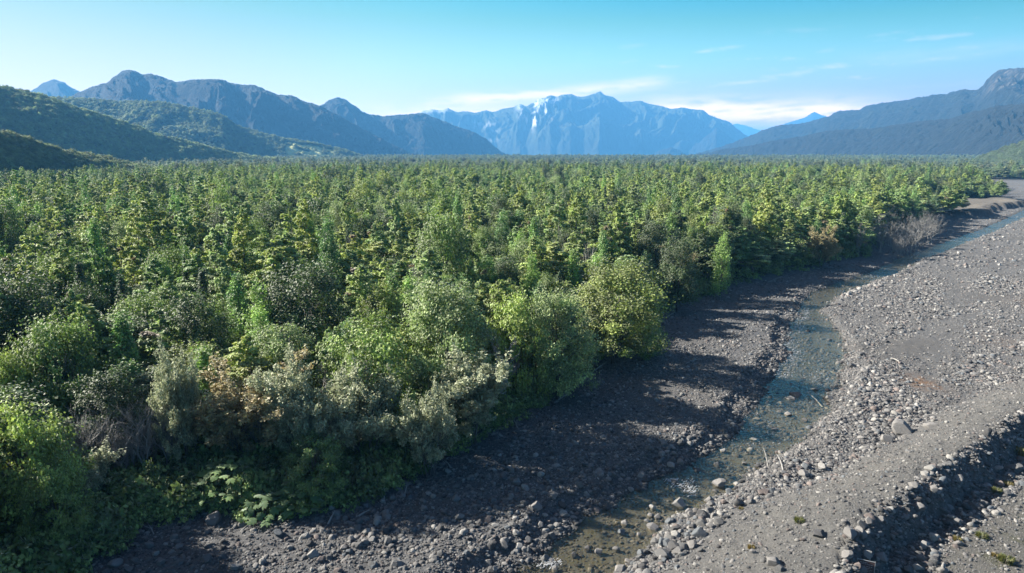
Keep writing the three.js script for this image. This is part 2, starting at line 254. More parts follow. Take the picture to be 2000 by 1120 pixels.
// ---------------------------------------------------------------- hills and mountains, each a ridge with its spurs and its far side
const canopyV = grain(1024, 21, 0.08, [[30, 0.45, 0.75], [64, 0.35, 0.8], [130, 0.2, 0.8]]);
const canopyMap = toTexture(canopyV, 1024, (v) => { const k = 0.03 + 1.5 * v * v * v; return [k, k, k * 0.95]; }), canopyBump = toTexture(canopyV, 1024, (v) => [v, v, v]);  // dark gaps between crowns: their shade is put into the map colour
const hillMat = new THREE.MeshStandardMaterial({ vertexColors: true, map: canopyMap, bumpMap: canopyBump, bumpScale: 14, roughness: 1 });
hillMat.name = 'mountainside';
const peakMat = new THREE.MeshStandardMaterial({ vertexColors: true, roughness: 1 }); peakMat.name = 'far mountainside';
const slopes = {};
function ridge(name, label, crest, dist, { ns = 360, nt = 70, front = 1.9, rough = 1, fine = 5, spur = 0.26, color, base = -5, seed = 1, shape = 1.15, lift = 0, tile = fine > 6 ? 760 : 420 }) {
  const pos = [], col = [], uvs = [], idx = [], at = (s) => {
    let i = 0; while (i < crest.length - 2 && crest[i + 1][0] < s) i++;
    const t = clamp((s - crest[i][0]) / (crest[i + 1][0] - crest[i][0])), c = t * t * (3 - 2 * t) * 0.4 + t * 0.6;
    return lerp(crest[i][1], crest[i + 1][1], c);
  };
  let top = 0; for (let i = 0; i <= 40; i++) { const q = i / 40, u = lerp(crest[0][0], crest[crest.length - 1][0], q), D = Array.isArray(dist) ? lerp(dist[0], dist[1], q) : dist, r = ray(u, at(u)); top = Math.max(top, EYE - r.drop * D / r.fwd); }
    const u0 = crest[0][0], u1 = crest[crest.length - 1][0], data = { pts: [], ns, nt };
  const nb = Math.round(nt * 0.35), rows = nt + nb + 1;
  for (let i = 0; i <= ns; i++) {
    const u = lerp(u0, u1, i / ns), q = (u - u0) / (u1 - u0), D = Array.isArray(dist) ? lerp(dist[0], dist[1], q) : dist, r = ray(u, at(u)), d = D / r.fwd;
    const cx = r.a * d, cy = Math.max(EYE - r.drop * d + lift, base + 4), cl = Math.hypot(cx, D), hx = cx / cl, hf = D / cl, H = cy - base, depth = Math.max(H * front, 60), run = cx * 0.8 + D * 0.3;
    for (let j = 0; j < rows; j++) {
      const t = (j - nt) / (j <= nt ? nt : nb), k = Math.abs(t), a = k * (j <= nt ? depth : depth * 1.2);
      const wx = run / top, wt = a / top, warp = 0.7 * noise(wx * 1.1 + seed, wt * 1.3 + seed) + 0.25 * noise(wx * 3 + seed, wt * 3);
      const sp = ridged(wx * 2.1 + warp + seed * 3.7 + wt * 0.25, wt * 0.8 + seed, 5), mid = Math.sin(Math.PI * Math.min(1, k * 1.05));
      let y = base + H * Math.pow(1 - k, shape) + H * spur * rough * sp * mid * (1 - k * 0.4);
      y = Math.min(y, base + H * (1 - 0.28 * k));
      const px = cx - (j <= nt ? hx : -hx) * a, pf = D - (j <= nt ? hf : -hf) * a;
      y += fine * (noise(px / (fine * 4.5), pf / (fine * 4.5)) + 0.6 * noise(px / (fine * 2.1) + 7, pf / (fine * 2.1))) * (0.35 + 0.65 * Math.min(1, mid * 2)) * (k > 0.97 ? 0.2 : 1) + (k < 0.02 ? Math.abs(fine * 0.5 * noise(px / fine / 1.5, pf / fine / 1.5)) : 0);
      if (j === 0 || j === rows - 1) y = base - 20;
      pos.push(px, y, -pf); uvs.push((px + 60 * noise(px / 300, pf / 300)) / tile, (pf * 0.8 + y * 0.9 + 60 * noise(px / 300 + 9, pf / 300)) / tile);
      col.push(...color({ u, k, t, y, H, h: (y - base) / H, sp, px, pf, q }));
      data.pts.push([px, y, pf, u, t]);
      if (i < ns && j + 1 < rows) { const A = i * rows + j, B = A + rows; idx.push(A, B, A + 1, B, B + 1, A + 1); }
    }
  }
  data.rows = rows;
  const g = new THREE.BufferGeometry(); g.setAttribute('position', new THREE.Float32BufferAttribute(pos, 3)); g.setAttribute('color', new THREE.Float32BufferAttribute(col, 3)); g.setAttribute('uv', new THREE.Float32BufferAttribute(uvs, 2)); g.setIndex(idx); g.computeVertexNormals();
  if (label) tag(mesh(name, g, fine > 12 && base < 0 && nt > 100 && ns < 650 && seed === 2 ? peakMat : hillMat), label, 'mountain', null, 'structure');
  slopes[name] = data;
}
const forestTone = (p, k = 1) => { const n = 0.85 + 0.9 * fbm(p.px * 0.011, p.pf * 0.011, 4) + 0.5 * noise(p.px * 0.05, p.pf * 0.05); return [0.021 * n * k, 0.027 * n * k, 0.011 * n * k]; };
const bare = (p, c, a) => { const f = forestTone(p, p.dim); return [lerp(f[0], c[0], a), lerp(f[1], c[1], a), lerp(f[2], c[2], a)]; };
const SNOW = [0.42, 0.43, 0.45];
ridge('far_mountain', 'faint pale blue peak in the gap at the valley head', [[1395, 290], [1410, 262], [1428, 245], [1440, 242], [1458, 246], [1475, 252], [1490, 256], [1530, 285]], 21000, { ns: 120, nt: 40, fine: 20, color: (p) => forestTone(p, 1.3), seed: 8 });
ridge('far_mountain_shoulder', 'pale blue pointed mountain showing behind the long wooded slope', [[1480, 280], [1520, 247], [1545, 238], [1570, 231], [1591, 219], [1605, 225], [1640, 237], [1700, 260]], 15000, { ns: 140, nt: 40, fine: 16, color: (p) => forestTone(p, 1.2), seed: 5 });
ridge('snowy_mountain', 'broad blue massif with snow on its jagged summits and pale cliffs', [[740, 262], [790, 232], [828, 217], [845, 214], [860, 216], [875, 212], [890, 219], [912, 218], [930, 221], [948, 216], [965, 219], [985, 212], [1000, 210], [1016, 203], [1028, 208], [1042, 201], [1052, 194], [1064, 191], [1076, 186], [1088, 189], [1100, 185], [1116, 184], [1128, 189], [1142, 189], [1158, 184], [1172, 179], [1182, 186], [1196, 190], [1212, 200], [1232, 199], [1250, 197], [1268, 203], [1290, 207], [1312, 213], [1334, 210], [1352, 214], [1372, 215], [1388, 226], [1404, 232], [1424, 238], [1440, 252], [1458, 265], [1478, 278], [1510, 300]], 10800, { ns: 620, nt: 110, fine: 14, spur: 0.40, front: 1.7, rough: 1.1, seed: 2, shape: 1.0, color: (p) => {
  const snow = smooth(0.74, 0.88, p.h + 0.12 * noise(p.px * 0.006, p.pf * 0.006)) * smooth(-0.35, 0.1, noise(p.px * 0.013, p.y * 0.006) + 0.5 * noise(p.px * 0.03, p.y * 0.02)) * smooth(1110, 1070, p.u) * smooth(1030, 1050, p.u) + smooth(0.86, 0.97, p.h) * smooth(895, 860, p.u) * 0.6 + 0.7 * Math.exp(-(((p.u - 1016) / 8) ** 2)) * smooth(0.8, 0.9, p.h);
  const cliff = Math.max(Math.exp(-(((p.u - 1045) / 26) ** 2) - (((p.h - 0.66) / 0.14) ** 2)), 0.7 * Math.exp(-(((p.u - 940) / 22) ** 2) - (((p.h - 0.72) / 0.12) ** 2)), 0.6 * Math.exp(-(((p.u - 962) / 10) ** 2) - (((p.h - 0.45) / 0.15) ** 2))) * smooth(-0.1, 0.4, noise(p.px * 0.011, p.y * 0.006) + 0.5 * noise(p.px * 0.03, p.y * 0.012));
  const c = bare({ ...p, dim: 0.55 + 0.9 * smooth(0.1, 0.7, p.h + 0.3 * p.sp) }, [0.42, 0.41, 0.39], clamp(cliff * 1.8)); return [lerp(c[0], SNOW[0], clamp(snow)), lerp(c[1], SNOW[1], clamp(snow)), lerp(c[2], SNOW[2], clamp(snow))]; } });
ridge('mountain_foot', 'dark blue lower spur in front of the snowy massif', [[1330, 303], [1360, 283], [1385, 262], [1400, 250], [1412, 257], [1430, 272], [1450, 290], [1480, 304]], 9800, { ns: 140, nt: 40, fine: 11, color: (p) => forestTone(p), seed: 11 });
ridge('mound', 'small rounded wooded mound at the foot of the snowy massif', [[1268, 306], [1282, 297], [1296, 291], [1312, 288], [1326, 293], [1340, 300], [1352, 306]], 8600, { ns: 90, nt: 30, fine: 8, color: (p) => forestTone(p), seed: 12 });
ridge('wooded_ridge', 'blue wooded ridge with a knob ending in a blunt nose', [[520, 250], [570, 225], [610, 214], [630, 204], [645, 195], [660, 191], [675, 195], [692, 206], [708, 219], [722, 224], [745, 227], [775, 225], [800, 223], [825, 221], [846, 229], [870, 239], [900, 250], [925, 258], [948, 271], [968, 288], [982, 299], [1000, 309]], [5600, 6200], { ns: 420, nt: 80, fine: 12, seed: 4, spur: 0.34, color: (p) => forestTone(p) });
ridge('rounded_peak', 'faint rounded blue summit at the far end of the skyline', [[20, 215], [50, 185], [68, 173], [84, 162], [104, 155], [122, 160], [138, 171], [160, 181], [200, 200], [250, 240]], 7200, { ns: 150, nt: 50, fine: 9, seed: 14, color: (p) => forestTone(p) });
ridge('tall_ridge', 'tall blue wooded mountain falling in spurs to the valley floor', [[60, 225], [110, 205], [155, 180], [180, 170], [206, 163], [222, 151], [236, 141], [252, 136], [266, 140], [280, 146], [294, 144], [308, 147], [325, 154], [344, 161], [362, 158], [385, 156], [410, 155], [430, 156], [452, 163], [472, 166], [498, 167], [520, 177], [545, 185], [572, 188], [600, 201], [625, 207], [648, 219], [668, 230], [690, 242], [712, 254], [738, 268], [770, 285], [805, 300], [840, 309]], 4600, { ns: 620, nt: 120, fine: 12, seed: 6, spur: 0.46, front: 2.0, color: (p) => forestTone(p, 0.9) });
ridge('long_slope', 'long blue wooded mountain rising to a bare rock head', [[1335, 306], [1372, 298], [1400, 290], [1425, 281], [1450, 272], [1472, 263], [1490, 255], [1514, 247], [1540, 244], [1562, 242], [1590, 235], [1621, 227], [1632, 220], [1645, 217], [1662, 216], [1680, 215], [1692, 208], [1704, 204], [1730, 201], [1764, 197], [1790, 192], [1818, 187], [1846, 184], [1866, 179], [1884, 174], [1896, 177], [1910, 176], [1920, 168], [1930, 154], [1940, 145], [1952, 137], [1975, 134], [2000, 134], [2060, 122], [2160, 110], [2300, 130]], [6600, 2600], { ns: 700, nt: 130, fine: 14, seed: 9, spur: 0.36, front: 1.9, color: (p) => {
  const rock = smooth(1905, 1945, p.u) * smooth(0.62, 0.82, p.h + 0.12 * noise(p.px * 0.012, p.y * 0.012)) * smooth(-0.35, 0.25, noise(p.px * 0.02 + p.pf * 0.02, p.y * 0.006));
  const gully = Math.exp(-(((p.u - (1675 + (0.75 - p.h) * 80)) / 5) ** 2)) * smooth(0.3, 0.45, p.h) * smooth(0.8, 0.65, p.h) * 0.5;
  return bare({ ...p, dim: 0.8 }, rock > gully ? [0.20, 0.18, 0.17] : [0.06, 0.07, 0.04], Math.max(rock, gully)); } });
ridge('wooded_spur', 'lower dark wooded spur in front of the long blue mountainside', [[1330, 307], [1375, 300], [1420, 291], [1470, 284], [1510, 275], [1560, 268], [1610, 257], [1650, 253], [1700, 252], [1750, 244], [1800, 237], [1850, 233], [1900, 219], [1950, 208], [2000, 203], [2060, 190], [2200, 172]], [5000, 2000], { ns: 420, nt: 80, fine: 9, seed: 17, spur: 0.34, front: 2.2, color: (p) => forestTone(p, 0.45) });
const pasture = (p) => clamp(Math.max(smooth(38, 26, Math.abs(p.u - 586)) * smooth(0.40, 0.32, Math.abs(p.k - 0.5)), smooth(26, 16, Math.abs(p.u - 628)) * smooth(0.42, 0.34, Math.abs(p.k - 0.5))) * smooth(-0.55, -0.25, noise(p.px * 0.03, p.pf * 0.05)));
ridge('mid_hill', 'dark wooded hill with a sunny pasture clearing near its end', [[40, 205], [90, 186], [130, 186], [180, 189], [225, 194], [262, 193], [300, 194], [332, 198], [365, 205], [400, 211], [430, 219], [450, 233], [462, 243], [490, 250], [520, 259], [560, 268], [600, 273], [640, 282], [668, 288], [690, 296], [720, 306]], [2500, 2900], { ns: 300, nt: 60, fine: 4, seed: 21, front: 2.4, spur: 0.18, base: 0, lift: -12, color: (p) => bare(p, [1.0, 1.0, 0.55], pasture(p)) });
ridge('near_hill', 'dark wooded hillside sloping from the top of the frame edge to the plain', [[-260, 110], [-120, 128], [0, 162], [40, 170], [68, 176], [100, 186], [128, 198], [160, 208], [190, 217], [225, 229], [262, 240], [300, 256], [330, 264], [365, 272], [410, 284], [460, 297], [520, 306], [600, 312]], [1150, 1900], { ns: 260, nt: 60, fine: 3, seed: 22, front: 2.4, spur: 0.16, base: 0, lift: -10, color: (p) => forestTone(p) });
ridge('front_hill', 'dark scrubby hillside close beside the forest plain', [[-300, 190], [-160, 210], [-60, 232], [0, 252], [40, 262], [80, 278], [120, 290], [170, 298], [215, 306], [260, 318], [300, 328], [340, 337], [400, 347]], [480, 800], { ns: 160, nt: 50, fine: 2, seed: 23, front: 2.0, spur: 0.12, base: 1, lift: -7, color: (p) => forestTone(p) });
ridge('river_hill', 'green wooded hill rising beyond the upper end of the river bed', [[1850, 338], [1880, 326], [1905, 312], [1925, 302], [1945, 293], [1965, 286], [1985, 279], [2005, 272], [2060, 252], [2150, 220], [2300, 190]], [1500, 1000], { ns: 150, nt: 50, fine: 3, seed: 24, front: 2.0, spur: 0.14, base: 1, lift: -9, color: (p) => forestTone(p) });

// the pasture clearing on the middle hill, and the light grass that grows on it
{
  const D = slopes.mid_hill, pos = [], idx = [], col = [], grid = new Map(), key = (i, j) => i * 1000 + j, r = rng(61);
  const height = (i, j) => { let s = 0, n = 0; for (let a = -3; a <= 3; a++) for (let b = -3; b <= 3; b++) { const q = D.pts[(i + a) * D.rows + j + b]; if (q) { s += q[1]; n++; } } return Math.max(s / n, D.pts[i * D.rows + j][1]) + 1.2; };
  const open = (i, j) => { const q = D.pts[i * D.rows + j]; return q && q[4] < -0.1 && pasture({ u: q[3], k: Math.abs(q[4]), px: q[0], pf: q[2] }) > 0.3; };
  const vert = (i, j) => { const k = key(i, j); if (!grid.has(k)) { const q = D.pts[i * D.rows + j], t = 0.8 + 0.35 * r(); grid.set(k, pos.length / 3); pos.push(q[0], height(i, j), -q[2]); col.push(0.42 * t, 0.43 * t, 0.17 * t); } return grid.get(k); };
  for (let i = 3; i < D.ns - 4; i++) for (let j = 4; j < D.nt - 4; j++) if (open(i, j) && open(i + 1, j) && open(i, j + 1) && open(i + 1, j + 1)) { const a = vert(i, j), b = vert(i + 1, j), c = vert(i, j + 1), d = vert(i + 1, j + 1); idx.push(a, b, c, b, d, c); }
  const g = new THREE.BufferGeometry(); g.setAttribute('position', new THREE.Float32BufferAttribute(pos, 3)); g.setAttribute('color', new THREE.Float32BufferAttribute(col, 3)); g.setIndex(idx); g.computeVertexNormals();
  const m = new THREE.MeshStandardMaterial({ vertexColors: true, roughness: 1 }); m.name = 'pasture';
  tag(mesh('field', g, m), 'pale yellow green pasture clearing near the end of the middle hill', 'field', null, 'structure');
}
// ---------------------------------------------------------------- foliage: leaf-sized faces gathered into sprays and clumps
class Leaves {
  constructor() { this.p = []; this.n = []; this.c = []; this.i = []; this.k = 0; }
  leaf(x, y, z, nx, ny, nz, size, col, r, long = 1.5) {
    let l = Math.hypot(nx, ny, nz) || 1; nx /= l; ny /= l; nz /= l;
    const a = r() * 6.283, rx = Math.cos(a), ry = r() - 0.5, rz = Math.sin(a);
    let tx = ny * rz - nz * ry, ty = nz * rx - nx * rz, tz = nx * ry - ny * rx; l = Math.hypot(tx, ty, tz) || 1; tx /= l; ty /= l; tz /= l;
    const bx = ny * tz - nz * ty, by = nz * tx - nx * tz, bz = nx * ty - ny * tx, s = size * 0.5, w = s / long, L = s * long * 0.8;
    this.p.push(x - tx * L, y - ty * L, z - tz * L, x + bx * w, y + by * w, z + bz * w, x + tx * L, y + ty * L, z + tz * L, x - bx * w, y - by * w, z - bz * w);
    for (let q = 0; q < 4; q++) { this.n.push(nx, ny, nz); this.c.push(col[0], col[1], col[2]); }
    this.i.push(this.k, this.k + 2, this.k + 1, this.k, this.k + 3, this.k + 2); this.k += 4;
  }
  build() { const g = new THREE.BufferGeometry(); g.setAttribute('position', new THREE.Float32BufferAttribute(this.p, 3)); g.setAttribute('normal', new THREE.Float32BufferAttribute(this.n, 3)); g.setAttribute('color', new THREE.Float32BufferAttribute(this.c, 3)); g.setIndex(this.i); return g; }
}
class Wood {                                                          // tapered limbs with a few sides each
  constructor() { this.p = []; this.i = []; this.k = 0; }
  limb(a, b, ra, rb, sides = 4) {
    const d = new THREE.Vector3().subVectors(b, a).normalize(), u = new THREE.Vector3(Math.abs(d.y) < 0.9 ? 0 : 1, Math.abs(d.y) < 0.9 ? 1 : 0, 0).cross(d).normalize(), v = new THREE.Vector3().crossVectors(d, u);
    for (const [c, r] of [[a, ra], [b, rb]]) for (let s = 0; s < sides; s++) { const t = s / sides * 6.283, cs = Math.cos(t) * r, sn = Math.sin(t) * r; this.p.push(c.x + u.x * cs + v.x * sn, c.y + u.y * cs + v.y * sn, c.z + u.z * cs + v.z * sn); }
    for (let s = 0; s < sides; s++) { const n = (s + 1) % sides, k = this.k; this.i.push(k + s, k + n, k + sides + s, k + n, k + sides + n, k + sides + s); }
    this.k += sides * 2;
  }
  bent(a, b, ra, rb, n, wob, r, sides) { let p = a.clone(); for (let q = 1; q <= n; q++) { const e = a.clone().lerp(b, q / n); if (q < n) e.add(V((r() - 0.5) * wob, (r() - 0.5) * wob, (r() - 0.5) * wob)); this.limb(p, e, lerp(ra, rb, (q - 1) / n), lerp(ra, rb, q / n), sides); p = e; } }
  build() { const g = new THREE.BufferGeometry(); g.setAttribute('position', new THREE.Float32BufferAttribute(this.p, 3)); g.setIndex(this.i); g.computeVertexNormals(); return g; }
}
const V = (x, y, z) => new THREE.Vector3(x, y, z);
const mixc = (a, b, t) => [lerp(a[0], b[0], t), lerp(a[1], b[1], t), lerp(a[2], b[2], t)];
const LEAF = 3.45, leafMat = (r, g, b) => { const m = new THREE.MeshPhysicalMaterial({ color: new THREE.Color().setRGB(r * LEAF, g * LEAF, b * LEAF), vertexColors: true, roughness: 0.85, transmission: 0.45, clearcoat: 0.14, clearcoatRoughness: 0.4, thickness: 0, side: THREE.DoubleSide }); m.name = 'leaf'; return m; };
const barkMat = (k, w = 1) => { const m = new THREE.MeshStandardMaterial({ color: new THREE.Color().setRGB(k * 1.02 * w, k, k * 0.95), roughness: 0.95 }); m.name = 'bark'; return m; };
const darkBark = barkMat(0.055), greyBark = barkMat(0.09), paleBark = barkMat(0.21);

function layered(seed, H, W, lod = 1, leaders = 1) {                  // feathery tiers of small leaves round one or more upright leaders
  const r = rng(seed), L = new Leaves(), w = new Wood(), round = 0.34 + 0.36 * r();
  for (let q = 0; q < leaders; q++) {
    const sub = q ? 0.62 + 0.32 * r() : 1, h = H * sub, wid = W * (leaders > 1 ? 0.66 + 0.2 * r() : 1), oa = r() * 6.28, off = leaders > 1 ? W * (0.12 + 0.16 * r()) : 0, lx = Math.cos(oa) * off, lz = Math.sin(oa) * off, bow = (r() - 0.5) * 0.08 * H, base = (q ? 0.3 : 0.14) + r() * 0.12;
    const axis = (y) => { const t = clamp(y / h), k = Math.min(1, t * 2.2); return V(lx * k + bow * t * t, y, lz * k + bow * 0.6 * t * t); };
    let p = V(0, -0.8, 0); for (let k = 1; k <= 6; k++) { const e = axis(h * 0.96 * k / 6); w.limb(p, e, 0.018 * h * (1.05 - (k - 1) / 6), 0.018 * h * (1.05 - k / 6), 5); p = e; }
    const n = Math.round((leaders > 1 ? 46 : 74) / (lod > 1 ? 1.5 : 1)), side0 = r() * 6.28, lop = 0.25 * r();
    for (let i = 0; i < n; i++) {
      if (r() < 0.07) continue;                                        // a tier has gone
      const t = Math.pow((i + r() * 1.4) / n, 0.95), y = h * (base + (0.985 - base) * Math.min(t, 1)), prof = Math.min(1, 0.5 + t * 2.0) * Math.pow(Math.max(0, 1 - t), round) + 0.06;
      const a = i * 2.39996 + r() * 1.4, len = wid / 2 * prof * (0.5 + 0.75 * r()) * (1 + lop * Math.cos(a - side0)), c = Math.cos(a), s = Math.sin(a), o = axis(y), rise = 0.05 + 0.5 * r() * (0.4 + t);
      w.limb(o, V(o.x + c * len * 0.85, y + rise * len * 0.6, o.z + s * len * 0.85), 0.03 + 0.010 * len, 0.012, 3);
      const m = Math.round((36 + len * 84) / (lod * lod)), tone = 0.66 + 0.62 * r(), dead = r() < 0.008, thick = 0.12 + 0.22 * r();
      for (let k = 0; k < m; k++) {
        const e = 0.15 + 0.9 * Math.pow(r(), 0.6), side = (r() + r() - 1) * (0.62 - 0.38 * e) * len, ly = y + rise * len * Math.sin(Math.min(e, 1) * 1.8) * 0.75 + (r() + r() - 1) * thick * (1 + len * 0.25) - Math.abs(side) * 0.16;
        const x = o.x + c * e * len - s * side, z = o.z + s * e * len + c * side, k2 = tone * (0.66 + 0.68 * r());
        const col = dead ? [0.070, 0.055, 0.026] : r() < 0.5 ? [0.070 * k2, 0.098 * k2, 0.020 * k2] : [0.104 * k2, 0.126 * k2, 0.032 * k2];
        L.leaf(x, ly, z, (r() - 0.5) * 1.8 + c * 0.4, 0.7 + 0.4 * r(), (r() - 0.5) * 1.8 + s * 0.4, (0.19 + 0.15 * r()) * lod * 1.05, col, r);
      }
    }
  }
  return { H, W, wood: w.build(), leaves: L.build() };
}
function clumped(seed, H, W, { lod = 1, clumps = 74, base = 0.18, pow = 2.2, cols, size = 0.24, cr = 0.13, droop = 0, ragged = 1, cone = 0 } = {}) {   // loose sprays of leaves at the ends of limbs, over a dome with hollows
  const r = rng(seed), L = new Leaves(), w = new Wood(), ch = H * (1 - base), N = Math.round(clumps * 1.5), trunk = V((r() - 0.5) * 0.5, H * 0.7, (r() - 0.5) * 0.5);
  w.bent(V(0, -0.8, 0), trunk, 0.022 * H, 0.04, 4, 0.3, r, 5);
  const lob = [r() * 6, r() * 6, r() * 6, r() * 6], sz = seed * 7.3;
  for (let i = 0; i < N; i++) {
    const t = (i + r()) / N, a = i * 2.39996 + r() * 1.1, y = base + (1 - base) * t;
    const hollow = noise(Math.cos(a) * 1.6 + sz, Math.sin(a) * 1.6 + t * 3.2), swell = 1 + ragged * (0.22 * noise(a * 1.0 + lob[0], t * 3 + sz) + 0.16 * Math.sin(a * 2 + lob[1] + t * 4) + 0.10 * Math.sin(a * 5 + lob[2]));
    if (hollow < -0.42 && r() < 0.8 * ragged) continue;
    const rr = W / 2 * (cone ? Math.pow(1 - t, cone) * Math.min(1, 0.6 + t * 3) : Math.pow(Math.max(0, 1 - Math.pow(Math.abs(t * 1.25 - 0.28), pow)), 0.5)) * (0.55 + 0.45 * Math.sqrt(r())) * swell;
    const cx = Math.cos(a) * rr, cz = Math.sin(a) * rr, cy = H * y * (0.94 + 0.09 * r()) + ragged * ch * 0.06 * noise(a * 0.9 + lob[3], t * 4), R = Math.min(W, ch) * cr * (0.4 + 0.75 * r() * r() + 0.2 * r());
    const root = V(cx * 0.12, cy * 0.62, cz * 0.12), tip = V(cx, cy, cz), d = tip.clone().sub(V(0, cy - ch * 0.22, 0)).normalize();
    if (i % 2 === 0) w.limb(root, tip.clone().addScaledVector(d, R * 0.6), 0.045, 0.012, 3);
    const m = Math.round(140 * R * R / (0.9 * lod * lod * (size / 0.34) ** 2)), tone = 0.6 + 0.7 * r(), long = 1.0 + 0.9 * r();
    for (let k = 0; k < m; k++) {
      const gx = (r() + r() + r() - 1.5) * 1.1, gy = (r() + r() + r() - 1.5) * 1.1, gz = (r() + r() + r() - 1.5) * 1.1, out = (r() + r() - 0.7) * long, k2 = tone * (0.62 + 0.72 * r()), col = mixc(cols[0], cols[1], r());
      L.leaf(cx + (gx + d.x * out) * R, cy + (gy * 0.75 + d.y * out) * R - droop * r(), cz + (gz + d.z * out) * R, d.x * 0.7 + (r() - 0.5) * 1.8, 0.5 + d.y * 0.4 + (r() - 0.5) * 1.4, d.z * 0.7 + (r() - 0.5) * 1.8, size * (0.7 + 0.6 * r()) * lod, [col[0] * k2, col[1] * k2, col[2] * k2], r, 1.35);
    }
  }
  return { H, W, wood: w.build(), leaves: L.build() };
}
function twiggy(seed, H, W, leafy, cols, stems = 7, thick = 1) {       // many thin stems that fork into grey twigs, with few small leaves
  const r = rng(seed), L = new Leaves(), w = new Wood();
  const grow = (a, dir, len, rad, depth) => {
    const b = a.clone().addScaledVector(dir, len), m = a.clone().lerp(b, 0.5).add(V((r() - 0.5) * len * 0.14, 0, (r() - 0.5) * len * 0.14));
    w.limb(a, m, rad, rad * 0.8, 3); w.limb(m, b, rad * 0.8, rad * 0.55, 3);
    if (depth < 2 && leafy) for (let k = 0; k < leafy * (depth ? 5 : 11); k++) { const p = a.clone().lerp(b, 0.3 + 0.8 * r()), c = mixc(cols[0], cols[1], r()), q = 0.7 + 0.6 * r(); L.leaf(p.x + (r() - 0.5) * 0.5, p.y + (r() - 0.5) * 0.5, p.z + (r() - 0.5) * 0.5, r() - 0.5, r() * 0.9, r() - 0.5, 0.16 + 0.14 * r(), [c[0] * q, c[1] * q, c[2] * q], r); }
    if (!depth) return;
    const n = depth === 3 ? 6 : depth === 2 ? 4 : 4;
    for (let k = 0; k < n; k++) { const t = 0.3 + 0.7 * (k + r()) / n, p = t < 0.5 ? a.clone().lerp(m, t * 2) : m.clone().lerp(b, t * 2 - 1), d = dir.clone().multiplyScalar(0.8).add(V((r() - 0.5) * 1.5, (r() - 0.25) * 0.8, (r() - 0.5) * 1.5)).normalize(); grow(p, d, len * (0.40 + 0.25 * r()), Math.max(rad * 0.55, 0.012 * thick), depth - 1); }
  };
  for (let s = 0; s < stems; s++) { const a = s / stems * 6.283 + r(), o = 0.09 * W * r(); grow(V(Math.cos(a) * o, -0.3, Math.sin(a) * o), V(Math.cos(a) * W / H * 0.42 * (0.3 + r()), 1, Math.sin(a) * W / H * 0.42 * (0.3 + r())).normalize(), H * (0.55 + 0.25 * r()), 0.055 * thick, 3); }
  return { H, W, wood: w.build(), leaves: leafy ? L.build() : null };
}
const GREEN = { dark: [[0.024, 0.041, 0.010], [0.042, 0.062, 0.015]], mid: [[0.042, 0.066, 0.018], [0.066, 0.088, 0.024]], bright: [[0.055, 0.100, 0.018], [0.090, 0.135, 0.028]], grey: [[0.078, 0.090, 0.052], [0.105, 0.112, 0.066]], cypress: [[0.014, 0.028, 0.010], [0.024, 0.040, 0.014]], rust: [[0.085, 0.072, 0.036], [0.080, 0.090, 0.046]], gold: [[0.24, 0.13, 0.02], [0.14, 0.10, 0.02]] };
